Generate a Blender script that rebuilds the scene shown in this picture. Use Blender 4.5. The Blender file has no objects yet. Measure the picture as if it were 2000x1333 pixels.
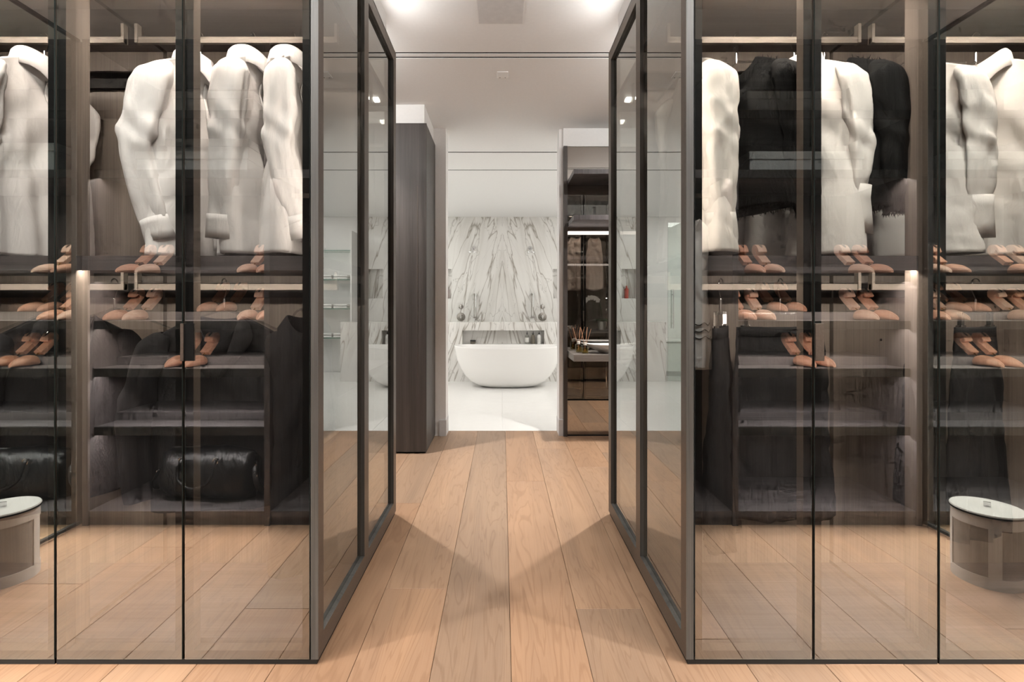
import bpy, math, random
import numpy as np
from mathutils import Vector, Matrix, Euler
random.seed(7); np.random.seed(7)
PI = math.pi
scene = bpy.context.scene
COL = scene.collection

# ------------------------------------------------------------------ camera
cam_data = bpy.data.cameras.new('camera')
cam_data.sensor_width = 36.0
cam_data.lens = 18.0
cam_data.shift_x = 0.0095
cam_data.shift_y = -0.0333
cam_data.clip_start = 0.02
cam = bpy.data.objects.new('camera', cam_data)
cam.location = (0.0, 0.0, 1.15)
cam.rotation_euler = (PI / 2, 0, 0)
COL.objects.link(cam)
scene.camera = cam

# ------------------------------------------------------------------ world, exposure
world = bpy.data.worlds.new('world')
scene.world = world
world.use_nodes = True
world.node_tree.nodes['Background'].inputs[0].default_value = (1.0, 0.96, 0.92, 1)
world.node_tree.nodes['Background'].inputs[1].default_value = 0.10
scene.view_settings.view_transform = 'Standard'
scene.view_settings.look = 'None'
scene.view_settings.exposure = 0.12
scene.view_settings.gamma = 1.0
scene.view_settings.use_curve_mapping = False
scene.cycles.use_denoising = True
scene.cycles.caustics_reflective = False
scene.cycles.caustics_refractive = False
scene.cycles.transparent_max_bounces = 32
scene.cycles.max_bounces = 10
scene.cycles.diffuse_bounces = 4
scene.cycles.use_adaptive_sampling = True
scene.cycles.adaptive_threshold = 0.09
scene.cycles.adaptive_min_samples = 12
scene.cycles.glossy_bounces = 6
scene.cycles.sample_clamp_indirect = 6.0

# light powers (each lamp is built further down, with its fixture)
P_SPOT_AISLE = 118.0      # recessed downlights over the near aisle
P_SPOT_CROSS = 245.0      # recessed downlights over the far aisle
P_ADDED_ACCENT = 84.0          # unseen tilted spots added to brighten the hanging clothes
P_BATH = 23.0             # bathroom ceiling panels
P_LED_HANG = 6.2          # strips over the hanging rails
P_LED_SHOE = 15.0          # strips under the shoe shelves
P_ADDED_COVE = 7.5              # watts per metre of strips added on the wardrobe tops to brighten the ceiling
WARM = (1.0, 0.885, 0.785)
NEUTRAL = (1.0, 0.975, 0.945)

# ------------------------------------------------------------------ main dimensions
CEIL = 2.742
D1, D2, DM = 1.643, 2.840, 2.19      # display wardrobe front, rear, middle panel
XS = 0.59                             # corridor side of the display wardrobes
XU = 1.434                            # joint between wardrobe units
XE = 2.278
WTOP = 2.556
YS = 0.599                            # front of the shelving behind the camera
YR = 1.98                             # hanging rail
PLANK = 0.2525

# ------------------------------------------------------------------ mesh helper
class MB:
    def __init__(self):
        self.v = []; self.f = []; self.m = []
    def add(self, vs, fs, mat=0):
        o = len(self.v)
        self.v.extend([tuple(map(float, p)) for p in vs])
        for f in fs:
            self.f.append(tuple(i + o for i in f)); self.m.append(mat)
        return self
    def box(self, x0, x1, y0, y1, z0, z1, mat=0, mats=None):
        x0, x1 = min(x0, x1), max(x0, x1); y0, y1 = min(y0, y1), max(y0, y1); z0, z1 = min(z0, z1), max(z0, z1)
        vs = [(x0,y0,z0),(x1,y0,z0),(x1,y1,z0),(x0,y1,z0),(x0,y0,z1),(x1,y0,z1),(x1,y1,z1),(x0,y1,z1)]
        fs = [(0,3,2,1),(4,5,6,7),(0,1,5,4),(1,2,6,5),(2,3,7,6),(3,0,4,7)]   # -z +z -y +x +y -x
        if mats is None:
            return self.add(vs, fs, mat)
        for f, mm in zip(fs, mats):
            self.add(vs, [f], mm)
        return self
    def cbox(self, x0, x1, y0, y1, z0, z1, c=0.003, mat=0):
        """box with chamfered top edges"""
        x0, x1 = min(x0, x1), max(x0, x1); y0, y1 = min(y0, y1), max(y0, y1)
        vs = [(x0,y0,z0),(x1,y0,z0),(x1,y1,z0),(x0,y1,z0),
              (x0,y0,z1-c),(x1,y0,z1-c),(x1,y1,z1-c),(x0,y1,z1-c),
              (x0+c,y0+c,z1),(x1-c,y0+c,z1),(x1-c,y1-c,z1),(x0+c,y1-c,z1)]
        fs = [(0,3,2,1),(8,9,10,11)]
        for i in range(4):
            j = (i + 1) % 4
            fs += [(i, j, 4+j, 4+i), (4+i, 4+j, 8+j, 8+i)]
        return self.add(vs, fs, mat)
    def rings(self, R, closed=True, cap0=False, cap1=False, mat=0):
        """R: array (m, n, 3) of rings"""
        R = np.asarray(R, float); m, n = R.shape[:2]
        vs = R.reshape(-1, 3); fs = []
        for j in range(m - 1):
            for i in range(n if closed else n - 1):
                k = (i + 1) % n
                fs.append((j*n+i, j*n+k, (j+1)*n+k, (j+1)*n+i))
        if cap0: fs.append(tuple(reversed(range(n))))
        if cap1: fs.append(tuple((m-1)*n + i for i in range(n)))
        return self.add(vs, fs, mat)
    def lathe(self, prof, c=(0, 0, 0), seg=24, mat=0, caps=True, sx=1.0, sy=1.0):
        R = []
        for r, z in prof:
            R.append([(c[0]+sx*r*math.cos(2*PI*i/seg), c[1]+sy*r*math.sin(2*PI*i/seg), c[2]+z) for i in range(seg)])
        return self.rings(R, True, caps, caps, mat)
    def tube(self, pts, rad, seg=8, mat=0, closed=False, flat=1.0):
        P = np.array(pts, float); n = len(P)
        rad = np.broadcast_to(np.asarray(rad, float), (n,))
        T = np.gradient(P, axis=0)
        if closed:
            T = np.roll(P, -1, 0) - np.roll(P, 1, 0)
        T /= np.linalg.norm(T, axis=1)[:, None] + 1e-12
        up = np.array([0, 0, 1.0]) if abs(T[0][2]) < 0.9 else np.array([1.0, 0, 0])
        u = np.cross(T[0], up); u /= np.linalg.norm(u)
        R = []
        for i in range(n):
            u = u - T[i] * np.dot(u, T[i]); u /= np.linalg.norm(u) + 1e-12
            w = np.cross(T[i], u)
            R.append([P[i] + rad[i]*(math.cos(2*PI*k/seg)*u + flat*math.sin(2*PI*k/seg)*w) for k in range(seg)])
        if closed: R.append(R[0])
        return self.rings(R, True, not closed, not closed, mat)
    def prism(self, poly, axis, a, b, mat=0):
        """poly: list of 2-D points; axis 'x','y','z' gets a..b"""
        n = len(poly); vs = []
        for h in (a, b):
            for p in poly:
                vs.append({'x': (h, p[0], p[1]), 'y': (p[0], h, p[1]), 'z': (p[0], p[1], h)}[axis])
        fs = [tuple(range(n)), tuple(reversed(range(n, 2*n)))]
        for i in range(n):
            j = (i + 1) % n
            fs.append((j, i, n+i, n+j))
        return self.add(vs, fs, mat)
    def build(self, name, mats, parent=None, smooth=False, solid=0.0, bevel=0.0, shift=None, recalc=False, subsurf=0):
        me = bpy.data.meshes.new(name)
        vs = self.v
        if shift is not None:
            vs = [(a-shift[0], b-shift[1], c-shift[2]) for a, b, c in vs]
        me.from_pydata(vs, [], self.f)
        if not isinstance(mats, (list, tuple)): mats = [mats]
        for mm in mats: me.materials.append(mm)
        if len(mats) > 1: me.polygons.foreach_set('material_index', self.m)
        if smooth: me.polygons.foreach_set('use_smooth', [True]*len(me.polygons))
        if recalc:
            import bmesh
            b = bmesh.new(); b.from_mesh(me); bmesh.ops.recalc_face_normals(b, faces=b.faces); b.to_mesh(me); b.free()
        me.update()
        o = bpy.data.objects.new(name, me)
        COL.objects.link(o)
        if parent is not None: o.parent = parent
        if smooth and not solid:
            md = o.modifiers.new('edge_split', 'EDGE_SPLIT'); md.split_angle = math.radians(50)
        if solid:
            md = o.modifiers.new('solidify', 'SOLIDIFY'); md.thickness = solid; md.offset = 0
        if bevel:
            md = o.modifiers.new('bevel', 'BEVEL'); md.width = bevel; md.segments = 2; md.limit_method = 'ANGLE'
        if subsurf:
            md = o.modifiers.new('subsurf', 'SUBSURF'); md.levels = subsurf; md.render_levels = subsurf
        return o

def tag(o, label=None, cat=None, group=None, kind=None):
    if label: o['label'] = label
    if cat: o['category'] = cat
    if group: o['group'] = group
    if kind: o['kind'] = kind
    return o
def empty(name, loc=(0, 0, 0), rz=0.0, label=None, cat=None, group=None, kind=None):
    o = bpy.data.objects.new(name, None); COL.objects.link(o)
    o.empty_display_size = 0.05
    o.location = loc; o.rotation_euler = (0, 0, rz)
    return tag(o, label, cat, group, kind)
def copy_tree(o, parent=None):
    c = o.copy(); COL.objects.link(c); c.parent = parent
    for ch in list(o.children):
        copy_tree(ch, c)
    return c
def sm(a, b, x):
    t = np.clip((np.asarray(x, float) - a) / (b - a), 0, 1)
    return t*t*(3 - 2*t)
def spline(pts, n):
    P = np.array(pts, float); m = len(P)
    Q = np.vstack([2*P[0]-P[1], P, 2*P[-1]-P[-2]]); out = []
    for i in range(n):
        t = i/(n-1)*(m-1); k = min(int(t), m-2); f = t-k
        a, b, c, d = Q[k], Q[k+1], Q[k+2], Q[k+3]
        out.append(0.5*((2*b)+(-a+c)*f+(2*a-5*b+4*c-d)*f*f+(-a+3*b-3*c+d)*f**3))
    return np.array(out)

# ------------------------------------------------------------------ materials
def newmat(name):
    m = bpy.data.materials.new(name); m.use_nodes = True
    nt = m.node_tree; nt.nodes.clear()
    out = nt.nodes.new('ShaderNodeOutputMaterial')
    return m, nt, out
def N(nt, typ, **kw):
    n = nt.nodes.new(typ)
    for k, v in kw.items():
        if k.startswith('i_'):
            n.inputs[k[2:].replace('_', ' ')].default_value = v
        else:
            setattr(n, k, v)
    return n
def ramp(nt, fac, stops):
    r = nt.nodes.new('ShaderNodeValToRGB')
    el = r.color_ramp.elements
    while len(el) < len(stops): el.new(0.5)
    for e, (p, c) in zip(el, stops):
        e.position = p; e.color = (*c, 1) if len(c) == 3 else c
    nt.links.new(fac, r.inputs[0])
    return r.outputs[0]
def noise(nt, vec, scale, detail=4, rough=0.55, dist=0.0):
    n = nt.nodes.new('ShaderNodeTexNoise')
    n.inputs['Scale'].default_value = scale; n.inputs['Detail'].default_value = detail
    n.inputs['Roughness'].default_value = rough; n.inputs['Distortion'].default_value = dist
    if vec is not None: nt.links.new(vec, n.inputs['Vector'])
    return n.outputs['Fac']
def coords(nt, scale=(1, 1, 1), kind='Object', loc=(0, 0, 0), rot=(0, 0, 0)):
    tc = nt.nodes.new('ShaderNodeTexCoord'); mp = nt.nodes.new('ShaderNodeMapping')
    mp.inputs['Scale'].default_value = scale; mp.inputs['Location'].default_value = loc; mp.inputs['Rotation'].default_value = rot
    nt.links.new(tc.outputs[kind], mp.inputs['Vector'])
    return mp.outputs['Vector']
def math_n(nt, op, a, b=None):
    n = nt.nodes.new('ShaderNodeMath'); n.operation = op
    for i, x in enumerate((a, b)):
        if x is None: continue
        if isinstance(x, (int, float)): n.inputs[i].default_value = x
        else: nt.links.new(x, n.inputs[i])
    return n.outputs[0]
def mixc(nt, fac, a, b, mode='MIX'):
    n = nt.nodes.new('ShaderNodeMix'); n.data_type = 'RGBA'; n.blend_type = mode
    for sock, x in ((n.inputs[0], fac), (n.inputs[6], a), (n.inputs[7], b)):
        if isinstance(x, (int, float)): sock.default_value = x
        elif isinstance(x, tuple): sock.default_value = (*x, 1) if len(x) == 3 else x
        else: nt.links.new(x, sock)
    return n.outputs[2]
def pbsdf(nt, out, color=(0.8, 0.8, 0.8), rough=0.5, metal=0.0, spec=0.5, bump=None, bstr=0.1, bdist=0.01, **kw):
    b = nt.nodes.new('ShaderNodeBsdfPrincipled')
    if isinstance(color, tuple): b.inputs['Base Color'].default_value = (*color, 1)
    else: nt.links.new(color, b.inputs['Base Color'])
    if isinstance(rough, (int, float)): b.inputs['Roughness'].default_value = rough
    else: nt.links.new(rough, b.inputs['Roughness'])
    b.inputs['Metallic'].default_value = metal
    b.inputs['Specular IOR Level'].default_value = spec
    for k, v in kw.items():
        b.inputs[k.replace('_', ' ')].default_value = v
    if bump is not None:
        bp = nt.nodes.new('ShaderNodeBump'); bp.inputs['Strength'].default_value = bstr; bp.inputs['Distance'].default_value = bdist
        nt.links.new(bump, bp.inputs['Height']); nt.links.new(bp.outputs[0], b.inputs['Normal'])
    nt.links.new(b.outputs[0], out.inputs['Surface'])
    return b
def plain(name, color, rough=0.5, metal=0.0, spec=0.5, nz=0.0, nscale=40, **kw):
    m, nt, out = newmat(name)
    if nz:
        f = noise(nt, coords(nt), nscale, 5)
        c = ramp(nt, f, [(0.3, tuple(x*(1-nz) for x in color)), (0.7, tuple(min(1, x*(1+nz)) for x in color))])
        pbsdf(nt, out, c, rough, metal, spec, bump=f, bstr=0.06, **kw)
    else:
        pbsdf(nt, out, color, rough, metal, spec, **kw)
    return m

def oak_floor():
    m, nt, out = newmat('oak_plank')
    oi = nt.nodes.new('ShaderNodeObjectInfo')
    tc = nt.nodes.new('ShaderNodeTexCoord')
    ofs = N(nt, 'ShaderNodeVectorMath', operation='MULTIPLY_ADD')
    nt.links.new(oi.outputs['Random'], ofs.inputs[0]); ofs.inputs[1].default_value = (37, 91, 13)
    nt.links.new(tc.outputs['Object'], ofs.inputs[2])
    mp = N(nt, 'ShaderNodeMapping'); mp.inputs['Scale'].default_value = (9, 0.75, 1); nt.links.new(ofs.outputs[0], mp.inputs['Vector'])
    mp2 = N(nt, 'ShaderNodeMapping'); mp2.inputs['Scale'].default_value = (140, 3.0, 1); nt.links.new(ofs.outputs[0], mp2.inputs['Vector'])
    big = noise(nt, mp.outputs[0], 1.0, 3, 0.5, 0.6)
    # cathedral rings: contour lines of a stretched noise
    rings = math_n(nt, 'SINE', math_n(nt, 'MULTIPLY', big, 85.0))
    fine = noise(nt, mp2.outputs[0], 1.0, 4, 0.6)
    base = ramp(nt, oi.outputs['Random'], [(0.0, (0.36, 0.215, 0.128)), (0.35, (0.42, 0.258, 0.158)), (0.7, (0.375, 0.240, 0.152)), (1.0, (0.315, 0.212, 0.142))])
    c1 = mixc(nt, ramp(nt, big, [(0.35, (0, 0, 0)), (0.7, (1, 1, 1))]), base, mixc(nt, 1.0, base, (0.83, 0.84, 0.87), 'MULTIPLY'))
    rmask = ramp(nt, rings, [(0.55, (0, 0, 0)), (1.0, (1, 1, 1))])
    c2 = mixc(nt, math_n(nt, 'MULTIPLY', rmask, 0.40), c1, mixc(nt, 1.0, c1, (0.66, 0.60, 0.56), 'MULTIPLY'))
    c3 = mixc(nt, ramp(nt, fine, [(0.45, (0, 0, 0)), (0.75, (0.35, 0.35, 0.35))]), c2, mixc(nt, 1.0, c2, (0.72, 0.66, 0.62), 'MULTIPLY'))
    pbsdf(nt, out, c3, 0.42, 0, 0.35, bump=fine, bstr=0.05)
    return m
def dark_wood(name, c0, c1, axis='z', rough=0.45):
    m, nt, out = newmat(name)
    s1 = {'z': (14, 14, 0.5), 'x': (0.5, 14, 14), 'y': (14, 0.5, 14)}[axis]
    s2 = {'z': (190, 190, 2.2), 'x': (2.2, 190, 190), 'y': (190, 2.2, 190)}[axis]
    a = noise(nt, coords(nt, s1), 1.0, 3, 0.5, 0.4)
    b = noise(nt, coords(nt, s2), 1.0, 4, 0.65)
    f = math_n(nt, 'ADD', math_n(nt, 'MULTIPLY', a, 0.55), math_n(nt, 'MULTIPLY', b, 0.45))
    pbsdf(nt, out, ramp(nt, f, [(0.32, c0), (0.68, c1)]), rough, 0, 0.4, bump=b, bstr=0.12)
    return m
def glass(name, r0, tint, rough=0.0):
    m, nt, out = newmat(name)
    lw = N(nt, 'ShaderNodeLayerWeight'); lw.inputs['Blend'].default_value = 0.5
    p = math_n(nt, 'POWER', lw.outputs['Facing'], 5.0)
    fac = math_n(nt, 'ADD', math_n(nt, 'MULTIPLY', p, 1.0 - r0), r0)
    tr = N(nt, 'ShaderNodeBsdfTransparent'); tr.inputs[0].default_value = (*tint, 1)
    gl = N(nt, 'ShaderNodeBsdfGlossy'); gl.inputs['Roughness'].default_value = rough; gl.inputs['Color'].default_value = (0.97, 0.985, 0.97, 1)
    mx = N(nt, 'ShaderNodeMixShader')
    nt.links.new(fac, mx.inputs[0]); nt.links.new(tr.outputs[0], mx.inputs[1]); nt.links.new(gl.outputs[0], mx.inputs[2])
    nt.links.new(mx.outputs[0], out.inputs['Surface'])
    return m
def emit(name, color, strength):
    m, nt, out = newmat(name)
    e = N(nt, 'ShaderNodeEmission'); e.inputs[0].default_value = (*color, 1); e.inputs[1].default_value = strength
    nt.links.new(e.outputs[0], out.inputs['Surface'])
    return m
def marble(name, xc=0.0, seed=0.0):
    """white marble with grey-gold veins, book-matched about the plane x = xc (object space)"""
    m, nt, out = newmat(name)
    tc = N(nt, 'ShaderNodeTexCoord'); sp = N(nt, 'ShaderNodeSeparateXYZ'); nt.links.new(tc.outputs['Object'], sp.inputs[0])
    ax = math_n(nt, 'ABSOLUTE', math_n(nt, 'SUBTRACT', sp.outputs[0], xc))
    cb = N(nt, 'ShaderNodeCombineXYZ')
    # veins lean outwards as they fall
    lean = math_n(nt, 'ADD', ax, math_n(nt, 'MULTIPLY', sp.outputs[2], 0.26))
    nt.links.new(lean, cb.inputs[0]); nt.links.new(math_n(nt, 'ADD', sp.outputs[1], seed), cb.inputs[1]); nt.links.new(sp.outputs[2], cb.inputs[2])
    def vein(scale, st, width, dist, off):
        mp = N(nt, 'ShaderNodeMapping'); mp.inputs['Scale'].default_value = st; mp.inputs['Location'].default_value = (off, off*0.7, off*0.3)
        nt.links.new(cb.outputs[0], mp.inputs['Vector'])
        n = noise(nt, mp.outputs[0], scale, 3.6, 0.5, dist)
        d = math_n(nt, 'ABSOLUTE', math_n(nt, 'SUBTRACT', n, 0.5))
        return ramp(nt, d, [(0.0, (1, 1, 1)), (width*0.35, (0.55, 0.55, 0.55)), (width, (0, 0, 0))]), n
    v1, n1 = vein(1.35, (2.1, 1, 0.42), 0.013, 0.55, 3.1)
    v2, n2 = vein(1.9, (2.0, 1, 0.50), 0.009, 0.7, 8.3)
    v3, n3 = vein(1.0, (2.6, 1, 0.28), 0.08, 0.4, 5.7)
    base = (0.80, 0.785, 0.755)
    c = mixc(nt, math_n(nt, 'MULTIPLY', v3, 0.42), base, (0.60, 0.575, 0.53))
    c = mixc(nt, math_n(nt, 'MULTIPLY', v2, 0.65), c, (0.42, 0.40, 0.37))
    c = mixc(nt, math_n(nt, 'MULTIPLY', v1, 0.85), c, (0.30, 0.265, 0.22))
    pbsdf(nt, out, c, 0.16, 0, 0.5)
    return m
def fabric(name, color, wscale=900, bstr=0.15, rough=0.85, sheen=0.2, var=0.04):
    m, nt, out = newmat(name)
    w0 = noise(nt, coords(nt), wscale, 2)
    wr = noise(nt, coords(nt, (26, 26, 9)), 1.0, 3, 0.5, 1.2)
    w = math_n(nt, 'ADD', math_n(nt, 'MULTIPLY', w0, 0.12), math_n(nt, 'MULTIPLY', wr, 1.0))
    big = noise(nt, coords(nt), 6, 3)
    c = ramp(nt, big, [(0.3, tuple(x*(1-var) for x in color)), (0.7, tuple(min(1.0, x*(1+var)) for x in color))])
    pbsdf(nt, out, c, rough, 0, 0.25, bump=w, bstr=min(1.0, bstr+.30), bdist=0.010)
    return m

M = {}
M['oak'] = oak_floor()
M['wood'] = dark_wood('smoked_oak', (0.042, 0.036, 0.036), (0.110, 0.094, 0.093))
M['wood_x'] = dark_wood('smoked_oak_across', (0.050, 0.044, 0.045), (0.135, 0.119, 0.121), 'x')
M['wood_desk'] = dark_wood('taupe_oak_shelf', (0.10, 0.085, 0.072), (0.22, 0.19, 0.165), 'x')
M['wood_panel'] = dark_wood('bronze_oak_panel', (0.10, 0.080, 0.066), (0.24, 0.198, 0.168))
M['wood_cab'] = dark_wood('grey_oak_veneer', (0.036, 0.030, 0.027), (0.085, 0.073, 0.066))
M['linen'] = dark_wood('linen_grain_frame', (0.042, 0.040, 0.038), (0.135, 0.130, 0.121), 'z', 0.5)
M['lip_shade'] = plain('dark_lip_shade', (0.018, 0.016, 0.014), 0.5, 0, 0.3)  # shelf lips coloured near black to stand for unlit fronts
M['bronze'] = plain('bronze_metal', (0.115, 0.092, 0.075), 0.42, 0.35, 0.5, 0.12, 160)
M['black'] = plain('black_paint', (0.004, 0.004, 0.004), 0.6, 0, 0.2)
M['gap'] = plain('shadow_gap', (0.008, 0.007, 0.006), 0.8)
M['rail'] = plain('champagne_metal', (0.26, 0.225, 0.19), 0.5, 0.3)
M['chrome'] = plain('chrome', (0.75, 0.75, 0.75), 0.10, 1.0)
M['nickel'] = plain('satin_nickel', (0.42, 0.40, 0.37), 0.25, 1.0)
M['brass'] = plain('brass', (0.80, 0.55, 0.22), 0.22, 1.0)
M['paint'] = plain('white_paint', (0.82, 0.81, 0.795), 0.65, 0, 0.3, 0.015, 60)
M['ceil'] = plain('ceiling_paint', (0.86, 0.855, 0.845), 0.7, 0, 0.25, 0.012, 50)
M['bathwhite'] = plain('bath_white', (0.85, 0.84, 0.82), 0.5, 0, 0.4, 0.01, 30)
M['tile'] = plain('white_tile', (0.86, 0.85, 0.825), 0.13, 0, 0.5, 0.012, 12)
M['porcelain'] = plain('white_solid_surface', (0.86, 0.845, 0.82), 0.22, 0, 0.5)
M['glass'] = glass('coated_grey_glass', 0.34, (0.90, 0.895, 0.87))
M['sideglass'] = glass('coated_grey_side_glass', 0.34, (0.58, 0.585, 0.565))
M['clear'] = glass('clear_glass', 0.0, (0.99, 0.995, 0.99))
M['edge'] = plain('glass_edge', (0.055, 0.07, 0.065), 0.2)
M['thin'] = glass('thin_clear_glass', 0.07, (0.93, 0.97, 0.95))
M['bottle'] = glass('bottle_glass', 0.10, (0.80, 0.80, 0.78))
M['acrylic'] = glass('clear_acrylic', 0.16, (0.90, 0.90, 0.90))
M['mirror'] = plain('smoked_mirror', (0.44, 0.42, 0.395), 0.0, 1.0)
M['marble'] = marble('bookmatched_marble', 0.0)
M['marble2'] = marble('veined_marble', 0.0, 4.0)
M['shirt'] = fabric('white_cotton', (0.80, 0.77, 0.755))
M['cream'] = fabric('cream_silk', (0.80, 0.755, 0.69), rough=0.6)
M['cream2'] = fabric('pale_cream_crepe', (0.78, 0.74, 0.69), rough=0.7)
M['blush'] = fabric('blush_chiffon', (0.72, 0.60, 0.54))
M['knit'] = fabric('black_boucle', (0.006, 0.006, 0.006), 260, 0.9, 0.95)
M['blackcloth'] = fabric('black_wool', (0.007, 0.007, 0.008), 700, 0.2, 0.9)
M['greydress'] = fabric('pale_grey_chiffon', (0.62, 0.62, 0.61))
M['ribbon'] = fabric('black_ribbon', (0.006, 0.006, 0.006))
M['leather'] = plain('black_leather', (0.003, 0.003, 0.0035), 0.38, 0, 0.35, 0.2, 90)
M['labelc'] = plain('woven_label', (0.80, 0.74, 0.66), 0.8)
M['button'] = plain('shell_button', (0.78, 0.75, 0.70), 0.3)
def cedar(name, a, b):
    m, nt, out = newmat(name)
    g = noise(nt, coords(nt, (70, 9, 70)), 1.0, 4, 0.6, 0.5)
    pbsdf(nt, out, ramp(nt, g, [(0.3, a), (0.7, b)]), 0.45, 0, 0.4, bump=g, bstr=0.05)
    return m
M['cedar'] = cedar('aromatic_cedar', (0.54, 0.26, 0.165), (0.74, 0.41, 0.29))
M['cedar2'] = cedar('pale_cedar', (0.70, 0.42, 0.31), (0.86, 0.60, 0.48))
M['slot'] = plain('slot_shadow', (0.03, 0.014, 0.008), 0.8)
M['boxgrey'] = plain('pale_grey_card', (0.33, 0.345, 0.345), 0.7, 0, 0.3, 0.02, 80)
M['basket'] = plain('taupe_suede', (0.27, 0.235, 0.20), 0.85, 0, 0.2, 0.14, 14)
M['basket2'] = plain('pale_leather_band', (0.52, 0.49, 0.455), 0.6, 0, 0.3, 0.02, 60)
M['lid'] = plain('pale_blue_grey_leather', (0.66, 0.68, 0.67), 0.55, 0, 0.3, 0.02, 60)
M['led'] = emit('led_diffuser', (1.0, 0.88, 0.82), 1.9)
M['led_dim'] = emit('led_diffuser_soft', (1.0, 0.90, 0.82), 2.5)
M['lamp'] = emit('downlight_lens', (1.0, 0.93, 0.84), 14.0)
M['amber'] = glass('amber_liquid_glass', 0.10, (0.96, 0.86, 0.50))
M['reed'] = plain('rattan_reed', (0.55, 0.27, 0.15), 0.7)
M['petal'] = plain('white_petal', (0.80, 0.77, 0.76), 0.6)
M['leaf'] = plain('dark_leaf', (0.03, 0.07, 0.025), 0.4)
M['soil'] = plain('pot_ceramic', (0.70, 0.68, 0.65), 0.4)
M['towel'] = fabric('white_towel', (0.78, 0.78, 0.76), 500, 0.6)
M['red'] = plain('red_bottle', (0.42, 0.06, 0.04), 0.35)
M['cap'] = plain('black_cap', (0.01, 0.01, 0.01), 0.35)
M['paper'] = plain('bottle_label', (0.75, 0.74, 0.70), 0.6)
M['darklabel'] = plain('brown_bottle', (0.16, 0.14, 0.11), 0.3)
M['vent'] = plain('vent_grey', (0.66, 0.645, 0.635), 0.6, 0, 0.3, 0.05, 25)

# ------------------------------------------------------------------ lights
def spot(name, x, y, power, color=NEUTRAL, size=1.75, blend=0.8, z=CEIL-0.012, radius=0.03, tilt=None):
    l = bpy.data.lights.new(name, 'SPOT'); l.energy = power; l.color = color
    l.spot_size = size; l.spot_blend = blend; l.shadow_soft_size = radius
    o = bpy.data.objects.new(name, l); COL.objects.link(o); o.location = (x, y, z)
    if tilt: o.rotation_euler = tilt
    return o
def area(name, loc, sx, sy, power, color=WARM, rot=(0, 0, 0), parent=None, spread=PI):
    l = bpy.data.lights.new(name, 'AREA'); l.shape = 'RECTANGLE'; l.size = sx; l.size_y = sy
    l.energy = power; l.color = color; l.spread = spread
    o = bpy.data.objects.new(name, l); COL.objects.link(o); o.location = loc; o.rotation_euler = rot
    return o
def downlight(x, y, power, label, group, z=CEIL, **kw):
    r = empty('recessed_downlight', (x, y, z), 0, label, 'ceiling light', group)
    prof = [(0.034, -0.001), (0.034, -0.004), (0.046, -0.004), (0.048, -0.001)]
    MB().lathe(prof, seg=28, caps=False).build('trim_ring', M['paint'], r, True)
    MB().lathe([(0.0, -0.0012), (0.033, -0.0012)], seg=28, caps=False).build('lens', M['lamp'], r)
    spot('downlight_beam', x, y, power, z=z-0.012, **kw)
for sx in (-1, 1):
    for xx in (1.40, 2.35):
        downlight(sx*xx, 1.20, P_SPOT_AISLE, 'small round recessed downlight over the near aisle, %s on the %s' % ('middle' if xx < 2 else 'outermost', 'left' if sx < 0 else 'right'), 'downlights over the near aisle')
    downlight(sx*0.32, 1.20, P_SPOT_AISLE*0.3, 'small round recessed downlight over the near aisle, innermost on the %s' % ('left' if sx < 0 else 'right'), 'downlights over the near aisle')
    downlight(sx*1.20, 3.58, P_SPOT_CROSS, 'small round recessed downlight over the far aisle, inner on the %s' % ('left' if sx < 0 else 'right'), 'downlights over the far aisle')
    downlight(sx*2.30, 3.45, P_SPOT_CROSS*0.6, 'small round recessed downlight over the far aisle, outer on the %s' % ('left' if sx < 0 else 'right'), 'downlights over the far aisle')
downlight(0.0, -0.7, P_SPOT_AISLE*0.8, 'small round recessed downlight over the passage', 'downlights over the passage')
for sx in (-1, 1):
    for xx in (0.70, 0.98, 1.50):  # spots added out of view for more frontal light on the clothes
        r_ = empty('added_accent_spot', (sx*xx, 0.80, CEIL), 0, 'added unseen tilted spotlight over the open shelving, %s of three on the %s' % ({0.70: 'innermost', 0.98: 'middle', 1.50: 'outermost'}[xx], 'left' if sx < 0 else 'right'), 'ceiling light', 'added accent spotlights')
        MB().lathe([(.020, -.045), (.030, -.045), (.030, .0), (.020, .0)], seg=24).build('housing', M['paint'], r_, True)
        MB().lathe([(.0, -.043), (.020, -.043)], seg=24, caps=False).build('lens', M['lamp'], r_)
        v = Vector((sx*(xx+.12), 1.95, 1.72)) - Vector((sx*xx, .80, CEIL-.05))
        sp = spot('added_accent_beam', sx*xx, .80, P_ADDED_ACCENT, z=CEIL-.05, size=1.15, blend=.7)
        sp.rotation_euler = v.to_track_quat('-Z', 'Y').to_euler()
def bath_panel(x, y, w, d, power):
    r = empty('ceiling_light_panel', (x, y, CEIL), 0, 'flat white rectangular ceiling light in the bathroom', 'ceiling light', 'bathroom ceiling lights')
    fr = MB()
    for a, b, c, e in ((-w/2-.02, w/2+.02, -d/2-.02, -d/2), (-w/2-.02, w/2+.02, d/2, d/2+.02), (-w/2-.02, -w/2, -d/2, d/2), (w/2, w/2+.02, -d/2, d/2)):
        fr.box(a, b, c, e, -0.006, 0)
    fr.build('frame', M['paint'], r)
    area('bath_panel_light', (x, y, CEIL-0.004), w, d, power, NEUTRAL)
for sx in (-1, 1):
    bath_panel(sx*1.85, 6.10, 0.6, 1.0, P_BATH)
    bath_panel(sx*2.25, 7.70, 0.6, 1.2, P_BATH)

# ------------------------------------------------------------------ the setting
def struct(name, mb, mats, label=None, **kw):
    return tag(mb.build(name, mats, **kw), label, None, None, 'structure')

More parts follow.
